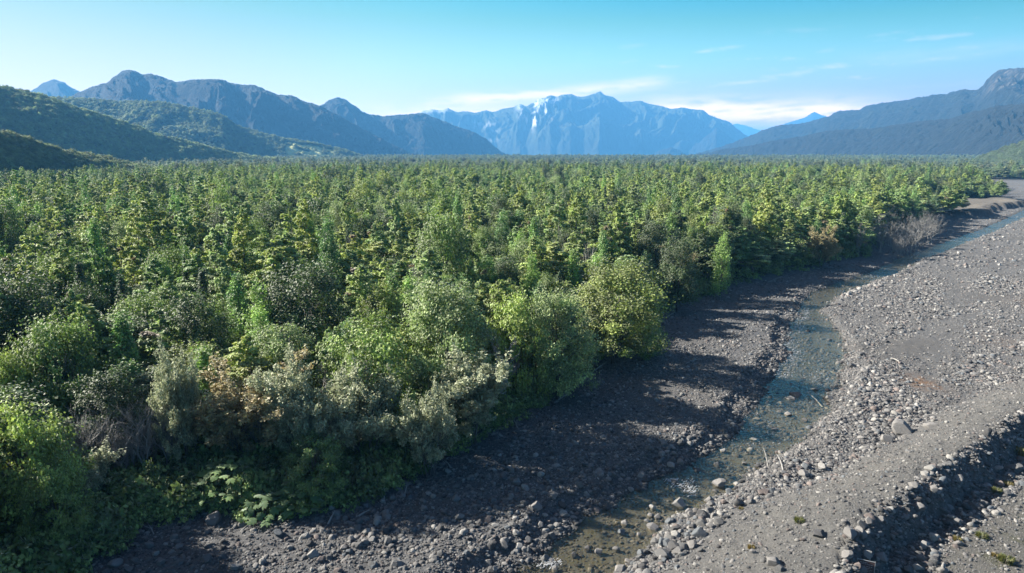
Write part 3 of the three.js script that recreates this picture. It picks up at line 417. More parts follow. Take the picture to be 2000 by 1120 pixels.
const KINDS = {
  layered_tree: { what: 'tree', shapes: [layered(101, 14, 6.4), layered(102, 13, 6.2, 1, 3), layered(103, 15, 6.0), layered(104, 12, 7.4, 1, 3), layered(105, 14.5, 5.2), layered(106, 13, 6.6, 1, 2), layered(107, 12.5, 6.2, 1, 4)], bark: greyBark, tints: [['olive green layered tree', leafMat(1, 1, 1)], ['pale olive layered tree', leafMat(1.14, 1.06, 1.0)], ['greyish layered tree', leafMat(0.95, 1.0, 1.5)], ['darker green layered tree', leafMat(0.62, 0.78, 0.8)]] },
  round_tree: { what: 'tree', shapes: [clumped(201, 12, 8, { cols: GREEN.dark }), clumped(202, 11, 8.5, { cols: GREEN.dark, clumps: 84 }), clumped(203, 13, 7.4, { cols: GREEN.dark, pow: 1.8 })], bark: darkBark, tints: [['dark green domed tree', leafMat(0.62, 0.68, 0.66)], ['mid green domed tree', leafMat(1.6, 1.55, 1.3)], ['golden green domed tree', leafMat(1.95, 1.6, 1.2)], ['grey green domed tree', leafMat(2.2, 1.9, 2.6)]] },
  slender_tree: { what: 'tree', shapes: [clumped(301, 12, 3.4, { cols: GREEN.bright, ragged: 0.6, clumps: 66, base: 0.12, pow: 1.7, cr: 0.2, size: 0.25 }), clumped(302, 11, 3.0, { cols: GREEN.bright, ragged: 0.6, clumps: 58, base: 0.15, cone: 0.6, cr: 0.22, size: 0.25 })], bark: greyBark, tints: [['bright green columnar tree', leafMat(1, 1, 1)], ['fresh green columnar tree', leafMat(0.78, 0.86, 1.1)], ['deep green columnar tree', leafMat(0.5, 0.6, 0.8)]] },
  cypress_tree: { what: 'cypress', shapes: [clumped(401, 12, 2.6, { cols: GREEN.cypress, clumps: 110, base: 0.04, cone: 0.75, ragged: 0.3, cr: 0.15, size: 0.22 }), clumped(402, 11, 2.2, { cols: GREEN.cypress, clumps: 100, base: 0.04, cone: 0.8, ragged: 0.3, cr: 0.15, size: 0.22 })], bark: darkBark, tints: [['dark narrow cypress', leafMat(1, 1, 1)]] },
  light_bush: { what: 'bushy tree', shapes: [clumped(501, 8, 7.5, { cols: GREEN.mid, clumps: 100, base: 0.02, cr: 0.12, size: 0.22 }), clumped(502, 7, 7, { cols: GREEN.mid, clumps: 90, base: 0.02, cr: 0.11, size: 0.22 })], bark: greyBark, tints: [['light green bushy tree', leafMat(1.2, 1.2, 1.0)], ['yellow green bushy tree', leafMat(1.5, 1.42, 1.05)], ['green bushy tree', leafMat(0.8, 0.9, 0.8)]] },
  grey_tree: { what: 'tree', shapes: [twiggy(601, 8, 6, 3, GREEN.grey, 8), twiggy(602, 7, 6.5, 2, GREEN.grey, 9), twiggy(603, 8.5, 5.5, 3, GREEN.rust, 7)], bark: greyBark, tints: [['grey green feathery tree', leafMat(1, 1, 1)], ['rust tinged feathery tree', leafMat(1.15, 1.0, 0.9)]] },
  bare_tree: { what: 'bare tree', shapes: [twiggy(701, 8, 4.5, 0, null, 7, 0.8), twiggy(702, 9, 3.2, 0, null, 2, 2.0), twiggy(703, 7, 4, 0, null, 8, 0.75)], bark: paleBark, tints: [['bare grey twiggy tree', null]] },
  shrub: { what: 'shrub', shapes: [clumped(801, 1.8, 2.6, { cols: GREEN.mid, clumps: 34, base: 0, cr: 0.2, size: 0.20 }), clumped(802, 1.5, 2.2, { cols: GREEN.dark, clumps: 30, base: 0, cr: 0.2, size: 0.22 })], bark: darkBark, tints: [['green leafy shrub', leafMat(1.1, 1.1, 1)], ['grey green shrub', leafMat(1.5, 1.35, 2)], ['dark green shrub', leafMat(0.7, 0.75, 0.7)]] },
};
for (const k of Object.values(KINDS)) for (const s of k.shapes) s.made = {};
const individuals = [];
function growTree(kind, shape, tint, x, f, h, w, turn, label, group) {
  const K = KINDS[kind], s = K.shapes[shape], [look, m] = K.tints[tint];
  let g = s.made[tint]?.clone();
  if (!g) { g = s.made[tint] = new THREE.Group(); mesh('trunk', s.wood, K.bark, g); if (s.leaves) mesh('crown', s.leaves, m, g); }
  g.name = numbered(kind); scene.add(g);
  const y = groundY(x, f); g.position.set(x, y - 0.1, -f); g.rotation.y = turn; g.scale.set(w / s.W, h / s.H, w / s.W);
  g.userData = {};
  return tag(g, label ?? pointed(look, V(x, y + h * 0.95, -f), 'top '), K.what, group);
}
// the trees that stand out in the photograph: kind, shape, tint, where the top shows, height, width in pixels, label
const rT = rng(4242), placed = [];
for (const [kind, shape, tint, u, v, h, wpx, label] of [
  ['round_tree', 0, 0, 590, 512, 15, 160, 'large dark domed tree standing above its neighbours in the middle of the forest'],
  ['round_tree', 2, 2, 742, 568, 12.5, 88, 'small golden green dome between the large dark tree and the river'],
  ['round_tree', 1, 3, 872, 578, 13.5, 165, 'large grey green domed tree with fine foliage near the forest edge'],
  ['light_bush', 0, 0, 712, 640, 11.5, 195, 'broad light green bushy tree standing in front of the grey green dome'],
  ['light_bush', 1, 1, 1010, 585, 11.5, 120, 'yellow green bushy tree over bare stems above the fallen dead tree'],
  ['round_tree', 0, 3, 1092, 560, 13, 120, 'olive domed tree with bare lower stems right of the yellow green bush'],
  ['round_tree', 1, 2, 1203, 522, 13, 165, 'big brownish olive domed tree at the forest edge by the bend of the bar'],
  ['round_tree', 0, 1, 110, 622, 13, 150, 'tall dense deep green tree near the bottom of the forest on its outer side'],
  ['slender_tree', 0, 2, 85, 640, 12, 62, 'deep green column against the dense tree at the photo border'],
  ['slender_tree', 1, 1, 236, 622, 12, 64, 'fresh green tree with a pale trunk between two darker trees'],
  ['round_tree', 2, 0, 372, 585, 13, 120, 'dark rounded tree with a shiny top between green columns'],
  ['slender_tree', 0, 0, 505, 553, 13, 46, 'bright lime green column beside the large dark dome'],
  ['slender_tree', 1, 1, 462, 545, 13, 52, 'fresh green column just before the lime green one'],
  ['slender_tree', 0, 0, 800, 545, 12, 48, 'bright green column behind the small golden dome'],
  ['slender_tree', 1, 1, 765, 540, 12, 44, 'paler green column paired with the one behind the golden dome'],
  ['slender_tree', 0, 0, 1040, 500, 13, 28, 'narrow lime green spire in the middle of the forest'],
  ['slender_tree', 1, 0, 1120, 492, 12, 34, 'lime green tuft topped tree above the big olive dome'],
  ['slender_tree', 0, 0, 1415, 448, 13, 30, 'small lime green cone near the shaded upper bar'],
  ['slender_tree', 1, 0, 1312, 425, 14, 36, 'lime green spire next to the dark conical trees'],
  ['round_tree', 2, 0, 1285, 438, 14, 80, 'dark conical tree beside a lime green spire'],
  ['round_tree', 0, 0, 1328, 455, 14, 70, 'very dark tree standing under the lime green spire'],
  ['cypress_tree', 0, 0, 151, 506, 14.5, 46, 'tallest dark cypress spire in the forest near the photo border'],
  ['cypress_tree', 1, 0, 233, 536, 12.5, 42, 'dark cypress with a thinner twin beside it'],
  ['cypress_tree', 1, 0, 216, 552, 11.5, 22, 'thin cypress touching the broader dark cypress'],
  ['cypress_tree', 0, 0, 392, 526, 12.5, 44, 'dark cypress half hidden behind silvery tiers of foliage'],
  ['cypress_tree', 1, 0, 358, 498, 13.5, 26, 'slim dark spire rising behind the silvery layered tree'],
  ['layered_tree', 2, 2, 325, 535, 13, 76, 'silvery layered tree with pale tiers between two cypresses'],
  ['layered_tree', 4, 2, 432, 518, 13.5, 60, 'silvery narrow layered tree behind the fresh green column'],
  ['layered_tree', 1, 0, 930, 490, 14, 60, 'open layered tree whose bare trunk shows in mid forest'],
  ['layered_tree', 0, 0, 1040, 455, 15, 85, 'pyramid shaped layered tree standing above the lime spire'],
  ['grey_tree', 2, 1, 478, 728, 9, 150, 'feathery tree with rust coloured top and slim pale trunk at the bank'],
  ['grey_tree', 0, 0, 575, 742, 9, 120, 'grey green feathery tree right beside the rust topped one'],
  ['grey_tree', 1, 0, 712, 745, 8.0, 150, 'silvery twiggy tree leaning out below the light green bushy tree'],
  ['grey_tree', 0, 0, 925, 695, 8.5, 150, 'large grey green feathery tree hanging over the shaded gravel'],
  ['grey_tree', 1, 0, 835, 760, 7.5, 110, 'dim feathery tree in shade over the fern bank'],
  ['grey_tree', 0, 0, 345, 720, 10, 90, 'pale grey feathery tree behind the bare thicket'],
  ['bare_tree', 0, 0, 182, 795, 7.5, 120, 'dense bare grey thicket of upright stems, broadest along the bank'],
  ['bare_tree', 2, 0, 270, 788, 7, 60, 'bare grey stems next to the forked pale trunk'],
  ['bare_tree', 0, 0, 322, 770, 7.5, 66, 'bare twigs mixed with pale leaves right of the forked trunk'],
  ['bare_tree', 1, 0, 232, 838, 5.5, 40, 'forked pale trunk bare of leaves standing clear of the thicket'],
  ['bare_tree', 1, 0, 130, 680, 10, 60, 'tall bare grey tree in front of the deep green dense tree'],
  ['light_bush', 1, 1, 30, 815, 9.5, 170, 'yellow green bush filling the corner nearest the viewer'],
  ['light_bush', 0, 0, 95, 905, 6.5, 110, 'sunlit green bush just inside the yellow green corner bush'],
  ['light_bush', 0, 1, 20, 700, 10, 110, 'pale olive bush at the photo border above the corner bush'],
  ['grey_tree', 2, 1, 1612, 440, 10, 46, 'small orange yellow autumn tree at the far forest edge'],
  ['light_bush', 1, 2, 1255, 590, 7, 70, 'leafy green bush at the foot of the big olive dome'],
  ['light_bush', 0, 2, 610, 850, 5, 110, 'shaded leafy bush low on the bank under the feathery trees'],
]) {
  const d = (EYE - 1.7 - h) / ray(u, v).drop, r = ray(u, v), x = r.a * d, f = r.fwd * d;
  placed.push([x, f, wpx * d / FOCAL / 2, u, v + Math.max(56, Math.min(130, wpx * 0.75)) * (h > 9 ? 1 : 0.9), wpx, Math.hypot(x, f)]);
  growTree(kind, shape, tint, x, f, h, wpx * d / FOCAL, rT() * 6.28, label);
}
// the rest of the forest
const counts = {}, LIMIT = { layered_tree: 230, round_tree: 80, slender_tree: 60, cypress_tree: 20, grey_tree: 30, light_bush: 40 };
const spots = [];
for (const [near, farr, cell] of [[20, 330, 4.5], [330, 900, 5.4], [900, 3300, 12]]) {
  const r = rng(Math.round(near * 10 + cell));
  for (let gx = -farr; gx < farr; gx += cell) for (let gf = cell; gf < farr; gf += cell) {
    const x = gx + r() * cell, f = gf + r() * cell, d = Math.hypot(x, f), pick = r(), hr = r(), wr = r(), turn = r() * 6.28, sh = r(), tr = r(), keep = r();
    if (d < near || d >= farr || Math.abs(x) > f * (x < 0 ? 0.95 : 0.86) + 25) continue;
    const toe = toeAt(x, f).d;
    if (toe < 1.2 && f < 700) continue;
    const p = place(x, f);
    if (p.wood < 0.6 || (p.td < 2.0 && f < 760)) continue;
    const dens = noise(x * 0.035, f * 0.035);
    if (keep < 0.04 + 0.07 * smooth(0.2, 0.6, dens)) continue;          // small gaps
    if (d < 200 && placed.some(([a, b, c]) => Math.hypot(a - x, b - f) < c * 0.75 + 0.8)) continue;
    const patch = noise(x * 0.02 + 9, f * 0.02), edge = smooth(9, 2, p.td) * (f < 600 ? 1 : 0), s = Math.pow(cell / 4.5, 0.75);
    let kind = 'layered_tree', h = (9 + 7.5 * Math.pow(hr, 1.4)) * (hr > 0.965 ? 1.2 : 1) + 2.8 * noise(x * 0.03, f * 0.03) + 1.2 * noise(x * 0.008, f * 0.008), w = (5.8 + 4.2 * wr) * s;
    if (pick < 0.15 + 0.12 * patch) { kind = 'round_tree'; h *= 0.9; w = (5.0 + 4.6 * wr) * s; }
    else if (pick > 0.90 - 0.07 * patch) { kind = 'slender_tree'; h *= 0.92; w = (2.4 + 1.4 * wr) * s; }
    else if (pick > 0.80 && pick < 0.825) { kind = 'cypress_tree'; w = (1.9 + 0.8 * wr) * s; h *= 0.95; }
    if (d < 66 && kind === 'layered_tree') { kind = 'light_bush'; h = 6 + 3.5 * hr; w = 3.6 + 2.6 * wr; }
    if (edge > 0.3) { h *= lerp(1, f < 75 ? 0.82 : 0.7, edge); if (d > 55 && d < 170 && pick > 0.25 && pick < 0.5) { kind = 'grey_tree'; w = 4 + 2 * wr; h *= 0.85; } }
    if (d < 220) {                                                      // leave the view open to the trees that stand out
      let cut = 99; const q = where(V(x, p.y + h, -f)), hw = w / 2 / q.f * FOCAL;
      for (const [, , , u0, vis, wpx, dp] of placed) if (d < dp - 1 && Math.abs(q.u - u0) < wpx * 0.42 + hw * 0.6 && q.v < vis) { const r0 = ray(q.u, vis), top = EYE - r0.drop * f / r0.fwd - p.y; cut = Math.min(cut, top); }
      if (cut < 3.5) continue;
      if (cut < h) { w *= Math.max(0.6, cut / h); h = cut; }
    }
    spots.push({ x, f, d, kind, h, w, turn, sh, tr, y: p.y });
  }
}
spots.sort((a, b) => a.d - b.d);
const rest = [];
for (const t of spots) {
  const K = KINDS[t.kind], n = K.shapes.length, shape = Math.floor(t.sh * n), w = where(V(t.x, t.y + t.h * 0.85, -t.f));
  const tints = { layered_tree: [0.42, 0.60, 0.78, 1], round_tree: [0.55, 0.82, 0.92, 1], slender_tree: [0.25, 0.6, 1], cypress_tree: [1], grey_tree: [0.85, 1], light_bush: [0.35, 0.45, 1] }[t.kind], tint = tints.findIndex((q) => t.tr < q);
  if (w.inside && (counts[t.kind] ?? 0) < (LIMIT[t.kind] ?? 0)) { counts[t.kind] = (counts[t.kind] ?? 0) + 1; growTree(t.kind, shape, tint, t.x, t.f, t.h, t.w, t.turn, null, K.what === 'cypress' ? 'cypresses scattered through the forest' : 'trees of the valley forest'); }
  else rest.push({ ...t, shape, tint });
}
// everything past those stands in one mass: the forest that runs back to the mountains and up the hills
const forest = new THREE.Group(); forest.name = 'forest'; scene.add(forest);
tag(forest, 'dense forest reaching back across the valley floor and up the nearer hills', 'forest', null, 'stuff');
const LOWSHAPES = { layered_tree: [layered(111, 14, 6.2, 1.5), layered(112, 13, 6.6, 1.5, 3), layered(113, 14, 5.6, 1.5), layered(114, 12, 7.2, 1.5, 4), layered(115, 13, 6.4, 1.5, 2)], round_tree: [clumped(211, 12, 8, { cols: GREEN.dark, lod: 1.6, clumps: 60 }), clumped(212, 11, 8.2, { cols: GREEN.dark, lod: 1.6, clumps: 54, pow: 1.9 })], slender_tree: [clumped(311, 12, 3.4, { cols: GREEN.bright, lod: 1.6, clumps: 44, base: 0.1, pow: 1.7, cr: 0.24 })], cypress_tree: [clumped(411, 12, 2.6, { cols: GREEN.cypress, lod: 2, clumps: 60, base: 0.05, cone: 0.75, ragged: 0.3, cr: 0.18, size: 0.26 })] };
const whiteLeaf = leafMat(1, 1, 1), buckets = new Map();
const put = (geo, mat, name, m, c) => { const key = geo.uuid; if (!buckets.has(key)) buckets.set(key, { geo, mat, name, list: [] }); buckets.get(key).list.push([m, c]); };
const M4 = (x, y, z, turn, sx, sy) => new THREE.Matrix4().compose(V(x, y, z), new THREE.Quaternion().setFromAxisAngle(V(0, 1, 0), turn), V(sx, sy, sx));
const rF = rng(919);
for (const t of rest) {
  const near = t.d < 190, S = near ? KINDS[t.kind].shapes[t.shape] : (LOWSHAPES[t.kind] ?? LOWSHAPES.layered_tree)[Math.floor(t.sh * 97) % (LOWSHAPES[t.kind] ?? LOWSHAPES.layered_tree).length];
  const c = KINDS[t.kind].tints[t.tint][1].color, q = (0.85 + 0.3 * rF()) / LEAF, m = M4(t.x, t.y - 0.1 + (t.d > 1500 ? 9 * smooth(1900, 3200, t.d) : 0), -t.f, t.turn, t.w / S.W, t.h / S.H), fade = smooth(650, 1100, t.d), dark = t.d > 150 && noise(t.x * 0.012 + 3, t.f * 0.012) > 0.42 && t.tr > 0.4 ? 0.6 : 1, col = new THREE.Color().setRGB(c.r * q * dark * (1 - 0.2 * fade), c.g * q * dark * (1 - 0.22 * fade), c.b * q * dark * (1 + 0.25 * fade));  // distant crowns turn duller and bluer: haze put into their colour
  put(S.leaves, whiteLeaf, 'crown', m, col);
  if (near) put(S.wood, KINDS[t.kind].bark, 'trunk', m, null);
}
for (const [name, n, size, tLow] of [['front_hill', 5200, 7.5, -0.98], ['near_hill', 15000, 9, -0.98], ['mid_hill', 17000, 10.5, -0.98], ['river_hill', 6000, 10, -0.98]]) {
  const D = slopes[name];
  for (let k = 0; k < n; k++) {
    const i = rF() * (D.ns - 0.001), jj = rF() * D.nt * 1.12, j = Math.min(jj, D.rows - 2), i0 = Math.floor(i), j0 = Math.floor(j), a = D.pts[i0 * D.rows + j0], b = D.pts[(i0 + 1) * D.rows + j0 + 1], t = i - i0, s = j - j0;
    if (j0 < 1) continue;
    const x = lerp(a[0], b[0], t), y = Math.min(a[1], b[1]), f = lerp(a[2], b[2], s), u = a[3], kk = Math.abs(a[4]);
    if (name === 'mid_hill' && pasture({ u, k: kk, px: x, pf: f }) > 0.3 || (name === 'mid_hill' && pasture({ u, k: kk - 0.1, px: x, pf: f }) > 0.6)) continue;
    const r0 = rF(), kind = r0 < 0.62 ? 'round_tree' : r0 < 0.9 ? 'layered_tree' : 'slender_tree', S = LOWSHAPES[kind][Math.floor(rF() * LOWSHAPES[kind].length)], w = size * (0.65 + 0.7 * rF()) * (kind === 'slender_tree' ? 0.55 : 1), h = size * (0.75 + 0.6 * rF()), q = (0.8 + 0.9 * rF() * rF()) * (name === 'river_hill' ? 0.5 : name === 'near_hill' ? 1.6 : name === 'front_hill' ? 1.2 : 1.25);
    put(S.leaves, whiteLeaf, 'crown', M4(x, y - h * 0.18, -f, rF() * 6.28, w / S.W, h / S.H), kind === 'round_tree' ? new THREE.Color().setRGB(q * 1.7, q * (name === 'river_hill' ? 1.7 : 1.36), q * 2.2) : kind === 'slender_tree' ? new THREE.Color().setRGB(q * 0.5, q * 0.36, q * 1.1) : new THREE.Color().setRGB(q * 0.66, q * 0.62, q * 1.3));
  }
}
function flush(group) {
  for (const { geo, mat, name, list } of buckets.values()) {
    const im = new THREE.InstancedMesh(geo, mat, list.length); im.name = name; im.castShadow = im.receiveShadow = true;
    list.forEach(([m, c], i) => { im.setMatrixAt(i, m); if (c) im.setColorAt(i, c); });
    group.add(im);
  }
  buckets.clear();
}
flush(forest);

// low growth along the bank and between the trees
{
  const under = new THREE.Group(); under.name = 'undergrowth'; scene.add(under);
  tag(under, 'low green undergrowth of ferns and saplings under the trees and down the bank', 'undergrowth', null, 'stuff');
  const r = rng(55), a = clumped(851, 1.3, 2.2, { cols: GREEN.mid, clumps: 14, base: 0, cr: 0.26, size: 0.26 }), b = clumped(852, 1.1, 2.0, { cols: GREEN.dark, clumps: 12, base: 0, cr: 0.26, size: 0.26 }), c = clumped(853, 1.0, 1.6, { cols: GREEN.mid, clumps: 12, base: 0, cr: 0.28, size: 0.30, droop: 0.3 });
  let n = 0;
  for (let k = 0; k < 60000 && n < 9000; k++) {
    const d = 30 + 330 * Math.pow(r(), 1.6), an = (-48 + 90 * r()) * Math.PI / 180, x = Math.sin(an) * d, f = Math.cos(an) * d, toe = toeAt(x, f).d;
    if (toe < -1 || toe > 26 || (toe > 9 && r() < 0.6)) continue;
    const p = place(x, f); if (p.td < -0.7 || p.sand > 0.5) continue; if (p.td < 0.4 && r() < 0.55) continue;
    const S = [a, b, c][Math.floor(r() * 3)], s = (0.5 + 0.9 * r()) * (p.td < 1 ? 0.7 : 1.1), q = 0.75 + 0.7 * r();
    put(S.leaves, whiteLeaf, 'leaves', M4(x, p.y - 0.1, -f, r() * 6.28, s, s * (0.8 + 0.5 * r())), new THREE.Color().setRGB(q, q, q)); n++;
  }
  flush(under);
}
// ---------------------------------------------------------------- stones
function stone(seed, detail, cuts) {                                  // a worn lump: bumps, then a few planes cut off it
  const r = rng(seed), g0 = new THREE.IcosahedronGeometry(1, detail), p = g0.attributes.position, dirs = [], planes = [];
  for (let k = 0; k < 7; k++) dirs.push([V(r() - 0.5, r() - 0.5, r() - 0.5).normalize(), 1.5 + r() * 3.5, r() * 6.28, 0.10 / (1 + k * 0.35)]);
  for (let k = 0; k < cuts; k++) planes.push([V(r() - 0.5, r() - 0.3, r() - 0.5).normalize(), (detail > 2 ? 0.58 : 0.62) + 0.25 * r()]);
  const sx = 0.85 + 0.4 * r(), sz = 0.7 + 0.35 * r(), sy = (detail > 2 ? 0.68 : 0.55) + 0.3 * r(), v = V(0, 0, 0), uv = new Float32Array(p.count * 2);
  for (let i = 0; i < p.count; i++) {
    v.fromBufferAttribute(p, i); let l = 1; for (const [d, q, o, a] of dirs) l += a * Math.sin(v.dot(d) * q + o);
    v.multiplyScalar(l); for (const [d, c] of planes) { const e = v.dot(d) - c; if (e > 0) v.addScaledVector(d, -e * 0.94); }
    uv[i * 2] = v.x * 0.7 + v.y * 0.4; uv[i * 2 + 1] = v.z * 0.7 + v.y * 0.5;
    p.setXYZ(i, v.x * sx, v.y * sy, v.z * sz);
  }
  const g = mergeVerticesByPlace(g0, uv); g.computeVertexNormals(); return detail > 2 ? toCreasedNormals(g, 0.42) : g;
}
function mergeVerticesByPlace(g, uv) {
  const p = g.attributes.position, map = new Map(), pos = [], uvs = [], idx = [];
  for (let i = 0; i < p.count; i++) { const k = [p.getX(i), p.getY(i), p.getZ(i)].map((x) => Math.round(x * 1e4)).join(); if (!map.has(k)) { map.set(k, pos.length / 3); pos.push(p.getX(i), p.getY(i), p.getZ(i)); uvs.push(uv[i * 2], uv[i * 2 + 1]); } idx.push(map.get(k)); }
  const o = new THREE.BufferGeometry(); o.setAttribute('position', new THREE.Float32BufferAttribute(pos, 3)); o.setAttribute('uv', new THREE.Float32BufferAttribute(uvs, 2)); o.setIndex(idx); return o;
}
const stoneMat = (r, g, b) => { const m = new THREE.MeshStandardMaterial({ color: new THREE.Color().setRGB(r, g, b), map: rockMap, bumpMap: rockBump, bumpScale: 0.03, roughness: 0.88 }); m.name = 'stone'; return m; };
const BIG = [11, 12, 13, 14, 15, 16].map((s, i) => stone(s, 6, 8 + (i % 3) * 3)), SMALL = [31, 32, 33, 34, 35, 36].map((s) => stone(s, 1, 3));
const ROCKS = { 'pale grey': stoneMat(0.209, 0.202, 0.196), 'grey': stoneMat(0.132, 0.132, 0.132), 'dark grey': stoneMat(0.070, 0.070, 0.073), 'whitish': stoneMat(0.293, 0.286, 0.271), 'pinkish grey': stoneMat(0.181, 0.150, 0.139), 'blue grey': stoneMat(0.118, 0.132, 0.146) };
function boulder(x, f, size, look, shape, turn, label, group, sink = 0.28, squash = 1) {
  const o = new THREE.Mesh(BIG[shape % BIG.length], ROCKS[look]); o.name = numbered(size > 0.42 ? 'boulder' : 'stone'); o.castShadow = o.receiveShadow = true; scene.add(o);
  const y = Math.max(groundY(x, f), streamAt(x, f).d ** 2 < 4 ? -0.55 : -9), t = rng(Math.round(x * 100 + f * 7));
  o.position.set(x, y + size * 0.6 * (1 - sink * 2) * squash, -f); o.rotation.set((t() - 0.5) * 0.5, turn, (t() - 0.5) * 0.5); o.scale.set(size, size * squash, size);
  return tag(o, label ?? null, size > 0.42 ? 'boulder' : 'stone', group);
}
const onGround = (u, v) => { let y = 0; for (let k = 0; k < 6; k++) { const [x, f] = P(u, v, y); y = lerp(y, groundY(x, f), 0.7); } return P(u, v, y); };
const hand = [];
for (const [u, v, w, look, shape, squash, label] of [
  [1764, 847, 40, 'pale grey', 3, 0.95, 'largest pale boulder beside the foot of the gravel levee'],
  [1816, 835, 36, 'pale grey', 1, 0.6, 'flat pale slab lying uphill of the largest boulder'],
  [1733, 864, 32, 'pale grey', 2, 0.9, 'grey boulder with a shaded face just below the largest boulder'],
  [1404, 952, 26, 'pale grey', 3, 0.95, 'rounded grey boulder standing in the water at the rapid'],
  [1325, 992, 24, 'whitish', 0, 1.1, 'white angular boulder at the water edge below the rapid'],
  [1276, 1036, 30, 'pale grey', 4, 0.7, 'long tilted pale stone where the stream enters the shade'],
  [1698, 1020, 32, 'pinkish grey', 1, 0.95, 'pinkish angular boulder on the levee crest, the upper of a pair'],
  [1684, 1030, 26, 'grey', 2, 0.95, 'grey boulder with orange lichen, the lower of a pair on the levee'],
  [1510, 1102, 28, 'pale grey', 3, 0.95, 'pale boulder with a smaller one at the bottom of the photo'],
  [1523, 1114, 22, 'grey', 5, 0.9, 'smaller boulder touching the pale one at the bottom of the photo'],
  [1590, 764, 22, 'whitish', 5, 0.5, 'flat white rock breaking the water upstream of the driftwood log'],
  [1553, 775, 22, 'pinkish grey', 0, 0.6, 'pinkish rock in the stream, the upper of two close together'],
  [1542, 782, 26, 'pale grey', 1, 0.5, 'wide low rock in the stream beneath the pinkish one'],
  [1620, 780, 18, 'pale grey', 2, 0.8, 'grey rock in the water next to the driftwood log tip'],
  [1538, 813, 15, 'pale grey', 3, 0.8, 'small round rock in midstream, paired with a flatter one'],
  [1523, 808, 13, 'grey', 4, 0.6, 'flatter small rock in midstream'],
  [1572, 824, 18, 'dark grey', 5, 0.9, 'dark pointed rock in the stream near the cobble shore'],
  [1412, 885, 17, 'whitish', 2, 0.75, 'white tilted rock standing alone in the shallow pool'],
  [1474, 861, 22, 'whitish', 4, 0.35, 'flat pale slab just above the water in the shallow pool'],
  [1512, 842, 20, 'grey', 1, 0.6, 'broad grey rock in the riffle above the pool'],
  [1478, 820, 18, 'pale grey', 0, 0.4, 'flat pale rock near the shaded scarp side of the stream'],
  [1454, 909, 13, 'grey', 3, 0.7, 'small dark rock at the lower end of the shallow pool'],
  [1708, 800, 18, 'pinkish grey', 4, 0.85, 'rounded pinkish stone on top of the cobble heap'],
  [1664, 718, 18, 'dark grey', 2, 0.9, 'dark stone at the upper edge of the cobble heap'],
  [415, 1018, 44, 'pale grey', 1, 0.8, 'biggest boulder at the foot of the ferns on the shaded bank'],
  [225, 1104, 32, 'pale grey', 4, 0.8, 'pale boulder among cobbles near the bottom corner of the bank'],
  [252, 1116, 24, 'grey', 2, 0.8, 'grey boulder just below the pale one in the bottom corner'],
  [545, 1044, 20, 'blue grey', 0, 1.0, 'blue grey boulder half in the plants at the bank foot'],
  [955, 1016, 21, 'pinkish grey', 5, 0.8, 'round brownish boulder alone on the dark shaded sand'],
  [968, 1028, 15, 'whitish', 3, 0.6, 'whitish stone against the round brownish boulder'],
  [958, 1042, 12, 'pale grey', 1, 0.9, 'pale stone below the round brownish boulder'],
  [846, 972, 14, 'whitish', 2, 0.9, 'white stone near the bank in the shaded gravel'],
  [891, 954, 15, 'grey', 3, 0.8, 'grey stone in a short line of stones near the bank'],
  [1064, 1008, 12, 'whitish', 0, 0.9, 'bluish white stone on the edge of the stony scarp'],
  [1312, 912, 16, 'whitish', 3, 0.9, 'white stone at the foot of the scarp by the water'],
  [1330, 906, 16, 'pale grey', 2, 1.0, 'upright pale stone above the white one by the scarp'],
  [1233, 958, 15, 'whitish', 1, 0.95, 'white round stone at the scarp foot in half shade'],
  [1826, 1048, 24, 'pale grey', 3, 0.7, 'pale long stone on the dark steep face of the levee'],
  [1856, 992, 26, 'pale grey', 1, 0.9, 'pale stone sticking out of the levee crest casting a long shadow'],
  [1929, 848, 18, 'dark grey', 2, 1.1, 'dark upright stone on the levee crest at its far end'],
  [1960, 843, 14, 'pale grey', 4, 0.9, 'small pale stone on the levee crest near the photo border'],
  [1955, 948, 22, 'pinkish grey', 0, 0.8, 'pinkish boulder in the mossy row below the levee'],
  [1972, 932, 26, 'pale grey', 5, 0.7, 'broad pale boulder in the row below the levee'],
  [1982, 918, 26, 'grey', 3, 0.7, 'grey flat boulder at the top of the row below the levee'],
  [1996, 902, 24, 'pinkish grey', 2, 0.8, 'boulder beside yellow grass at the photo border'],
  [1946, 1004, 18, 'whitish', 4, 0.8, 'white stone at the foot of the levee with a dark shadow'],
  [1905, 966, 20, 'pale grey', 1, 0.7, 'tilted pale stone lodged on the steep levee face'],
  [1842, 1117, 20, 'pale grey', 0, 0.9, 'pale stone at the levee foot near the bottom of the photo'],
  [1647, 981, 14, 'grey', 5, 0.9, 'lone stone with a shadow on the smooth back of the levee'],
  [1599, 1046, 28, 'dark grey', 3, 0.7, 'dark heap like stone on the near end of the levee'],
  [1471, 1082, 15, 'pale grey', 4, 0.9, 'stone topped by a dry grass tuft on the levee'],
  [1873, 1064, 20, 'pale grey', 0, 0.7, 'pale stone low on the dark levee face beside moss'],
  [1839, 1068, 14, 'whitish', 5, 0.7, 'small white stone low on the dark levee face'],
  [1785, 1024, 14, 'pale grey', 2, 0.8, 'pale stone near the top of the dark levee face'],
]) {
  const [x, f] = onGround(u, v), r = ray(u, v), d = f / r.fwd, size = w * d / FOCAL / 2;
  hand.push([x, f, size]); used.add(label);
  boulder(x, f, size, look, shape, u * 0.7 + v, label, null, 0.2, squash);
}
